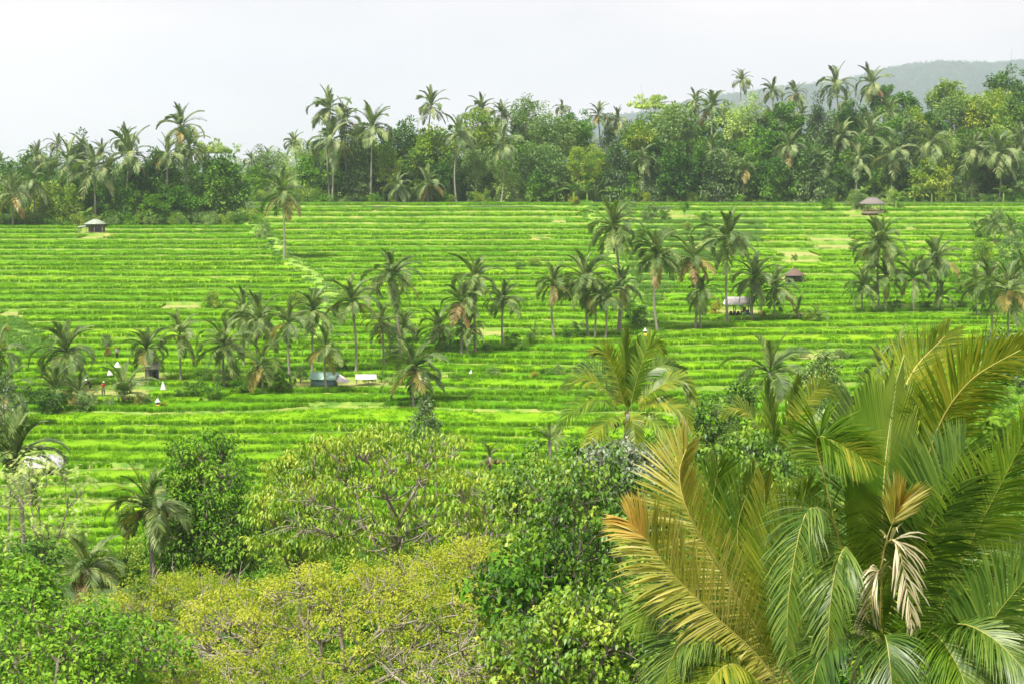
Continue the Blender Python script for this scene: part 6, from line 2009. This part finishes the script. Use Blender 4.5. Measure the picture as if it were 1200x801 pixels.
def skin_body(name, pts, edges, rad, mat, parent, sub=1):
    me = bpy.data.meshes.new(name)
    me.from_pydata([tuple(p) for p in pts], edges, [])
    me.materials.append(mat)
    o = obj(name, me, parent)
    sk = o.modifiers.new("skin", 'SKIN')
    me.skin_vertices.new() if not me.skin_vertices else None
    for v, r in zip(me.skin_vertices[0].data, rad):
        v.radius = (r, r)
    me.skin_vertices[0].data[0].use_root = True
    sk.use_smooth_shade = True
    ss = o.modifiers.new("subdivision", 'SUBSURF')
    ss.levels = ss.render_levels = sub
    return o


def person(px, row, label, shirt, legs, hat, bend=0.0, yaw=0.0, hat_mat='straw'):
    """a farmer standing or stooping in the rice; bend 0 upright .. 1 doubled over"""
    b = hit(px, row)
    t = thing("person", label, "person", b, yaw)
    cb, sb = math.cos(bend * 1.35), math.sin(bend * 1.35)

    def up(x, y, z):            # leans everything above the hips forward (towards -Y)
        z -= 0.88
        return (x, y * cb - z * sb, 0.88 + z * cb + y * sb)
    J = [(0, 0, 0.9), up(0, 0, 1.12), up(0, 0, 1.36), up(0, -0.01, 1.48), up(0, -0.02, 1.60), up(0, -0.01, 1.70)]
    arm = []
    for s in (-1, 1):
        sh, el = up(s * 0.19, 0, 1.40), up(s * 0.27, -0.04, 1.14)
        ha = (el[0] * 0.85, el[1] - 0.12, el[2] - 0.22)
        arm += [sh, el, ha, (ha[0], ha[1] - 0.02, ha[2] - 0.09)]
    leg = []
    for s in (-1, 1):
        leg += [(s * 0.10, 0, 0.84), (s * 0.12, -0.03, 0.46), (s * 0.12, 0.02, 0.08), (s * 0.12, -0.12, 0.03)]
    pts = J + arm + leg
    ed = [(0, 1), (1, 2), (2, 3), (3, 4), (4, 5), (2, 6), (6, 7), (7, 8), (8, 9), (2, 10), (10, 11), (11, 12), (12, 13), (0, 14), (14, 15), (15, 16), (16, 17), (0, 18), (18, 19), (19, 20), (20, 21)]
    rad = [0.13, 0.12, 0.13, 0.055, 0.095, 0.075] + [0.06, 0.045, 0.035, 0.03] * 2 + [0.085, 0.06, 0.042, 0.035] * 2
    skin_body("body", pts, ed, rad, M['skin'], t)
    skin_body("shirt", [J[0], J[1], J[2], arm[0], arm[1], arm[4], arm[5]], [(0, 1), (1, 2), (2, 3), (3, 4), (2, 5), (5, 6)], [0.15, 0.145, 0.155, 0.085, 0.06, 0.085, 0.06], M[shirt], t)
    skin_body("trousers", [(0, 0, 0.93)] + leg[0:3] + leg[4:7], [(0, 1), (1, 2), (2, 3), (0, 4), (4, 5), (5, 6)], [0.15, 0.11, 0.08, 0.06, 0.11, 0.08, 0.06], M[legs], t)
    hd = J[4]
    if hat == 'cone':
        me = MB().tube([(0, 0, -0.02), (0, 0, 0.0), (0, 0, 0.10), (0, 0, 0.19)], [0.27, 0.28, 0.14, 0.01], 14).mesh("hat", [M[hat_mat]], True)
        obj("hat", me, t, (hd[0], hd[1], hd[2] + 0.06))
    else:
        me = MB().tube([(0, 0, 0), (0, 0, 0.05), (0, 0, 0.12), (0, 0, 0.15)], [0.115, 0.118, 0.09, 0.01], 12).mesh("cap", [M[hat_mat]], True)
        obj("cap", me, t, (hd[0], hd[1], hd[2] + 0.03))


person(121, 464, "person in a red shirt and dark trousers standing in the rice on the left", 'red', 'navy', 'cap', bend=0.25, yaw=0.5, hat_mat='straw')
person(106, 458, "person in dark clothes and pale wide hat stooping left of the red shirt", 'navy', 'navy', 'cone', bend=0.75, yaw=-0.6)
person(137, 422, "person in a red cap and pale shirt beside the red leaved shrub", 'lilac', 'navy', 'cap', bend=0.1, yaw=0.9, hat_mat='red')
#REST5

# ------------------------------------------------------------------ the air
def build_haze():
    x0, x1, y0, y1, z0, z1 = -7600, 7600, -500, 11500, EYE - 145, EYE + 560
    V = [(x, y, z) for z in (z0, z1) for y in (y0, y1) for x in (x0, x1)]
    Fq = [(0, 2, 3, 1), (4, 5, 7, 6), (0, 1, 5, 4), (2, 6, 7, 3), (0, 4, 6, 2), (1, 3, 7, 5)]
    m, t, out = _new("haze")
    v = t.nodes.new("ShaderNodeVolumePrincipled")
    v.inputs["Color"].default_value = (0.75, 0.87, 0.99, 1)
    v.inputs["Density"].default_value = 0.00012
    v.inputs["Anisotropy"].default_value = 0.3
    t.links.new(v.outputs[0], out.inputs["Volume"])
    obj("haze", new_mesh("haze", V, [np.array(Fq)], [m]), kind="stuff")


build_haze()
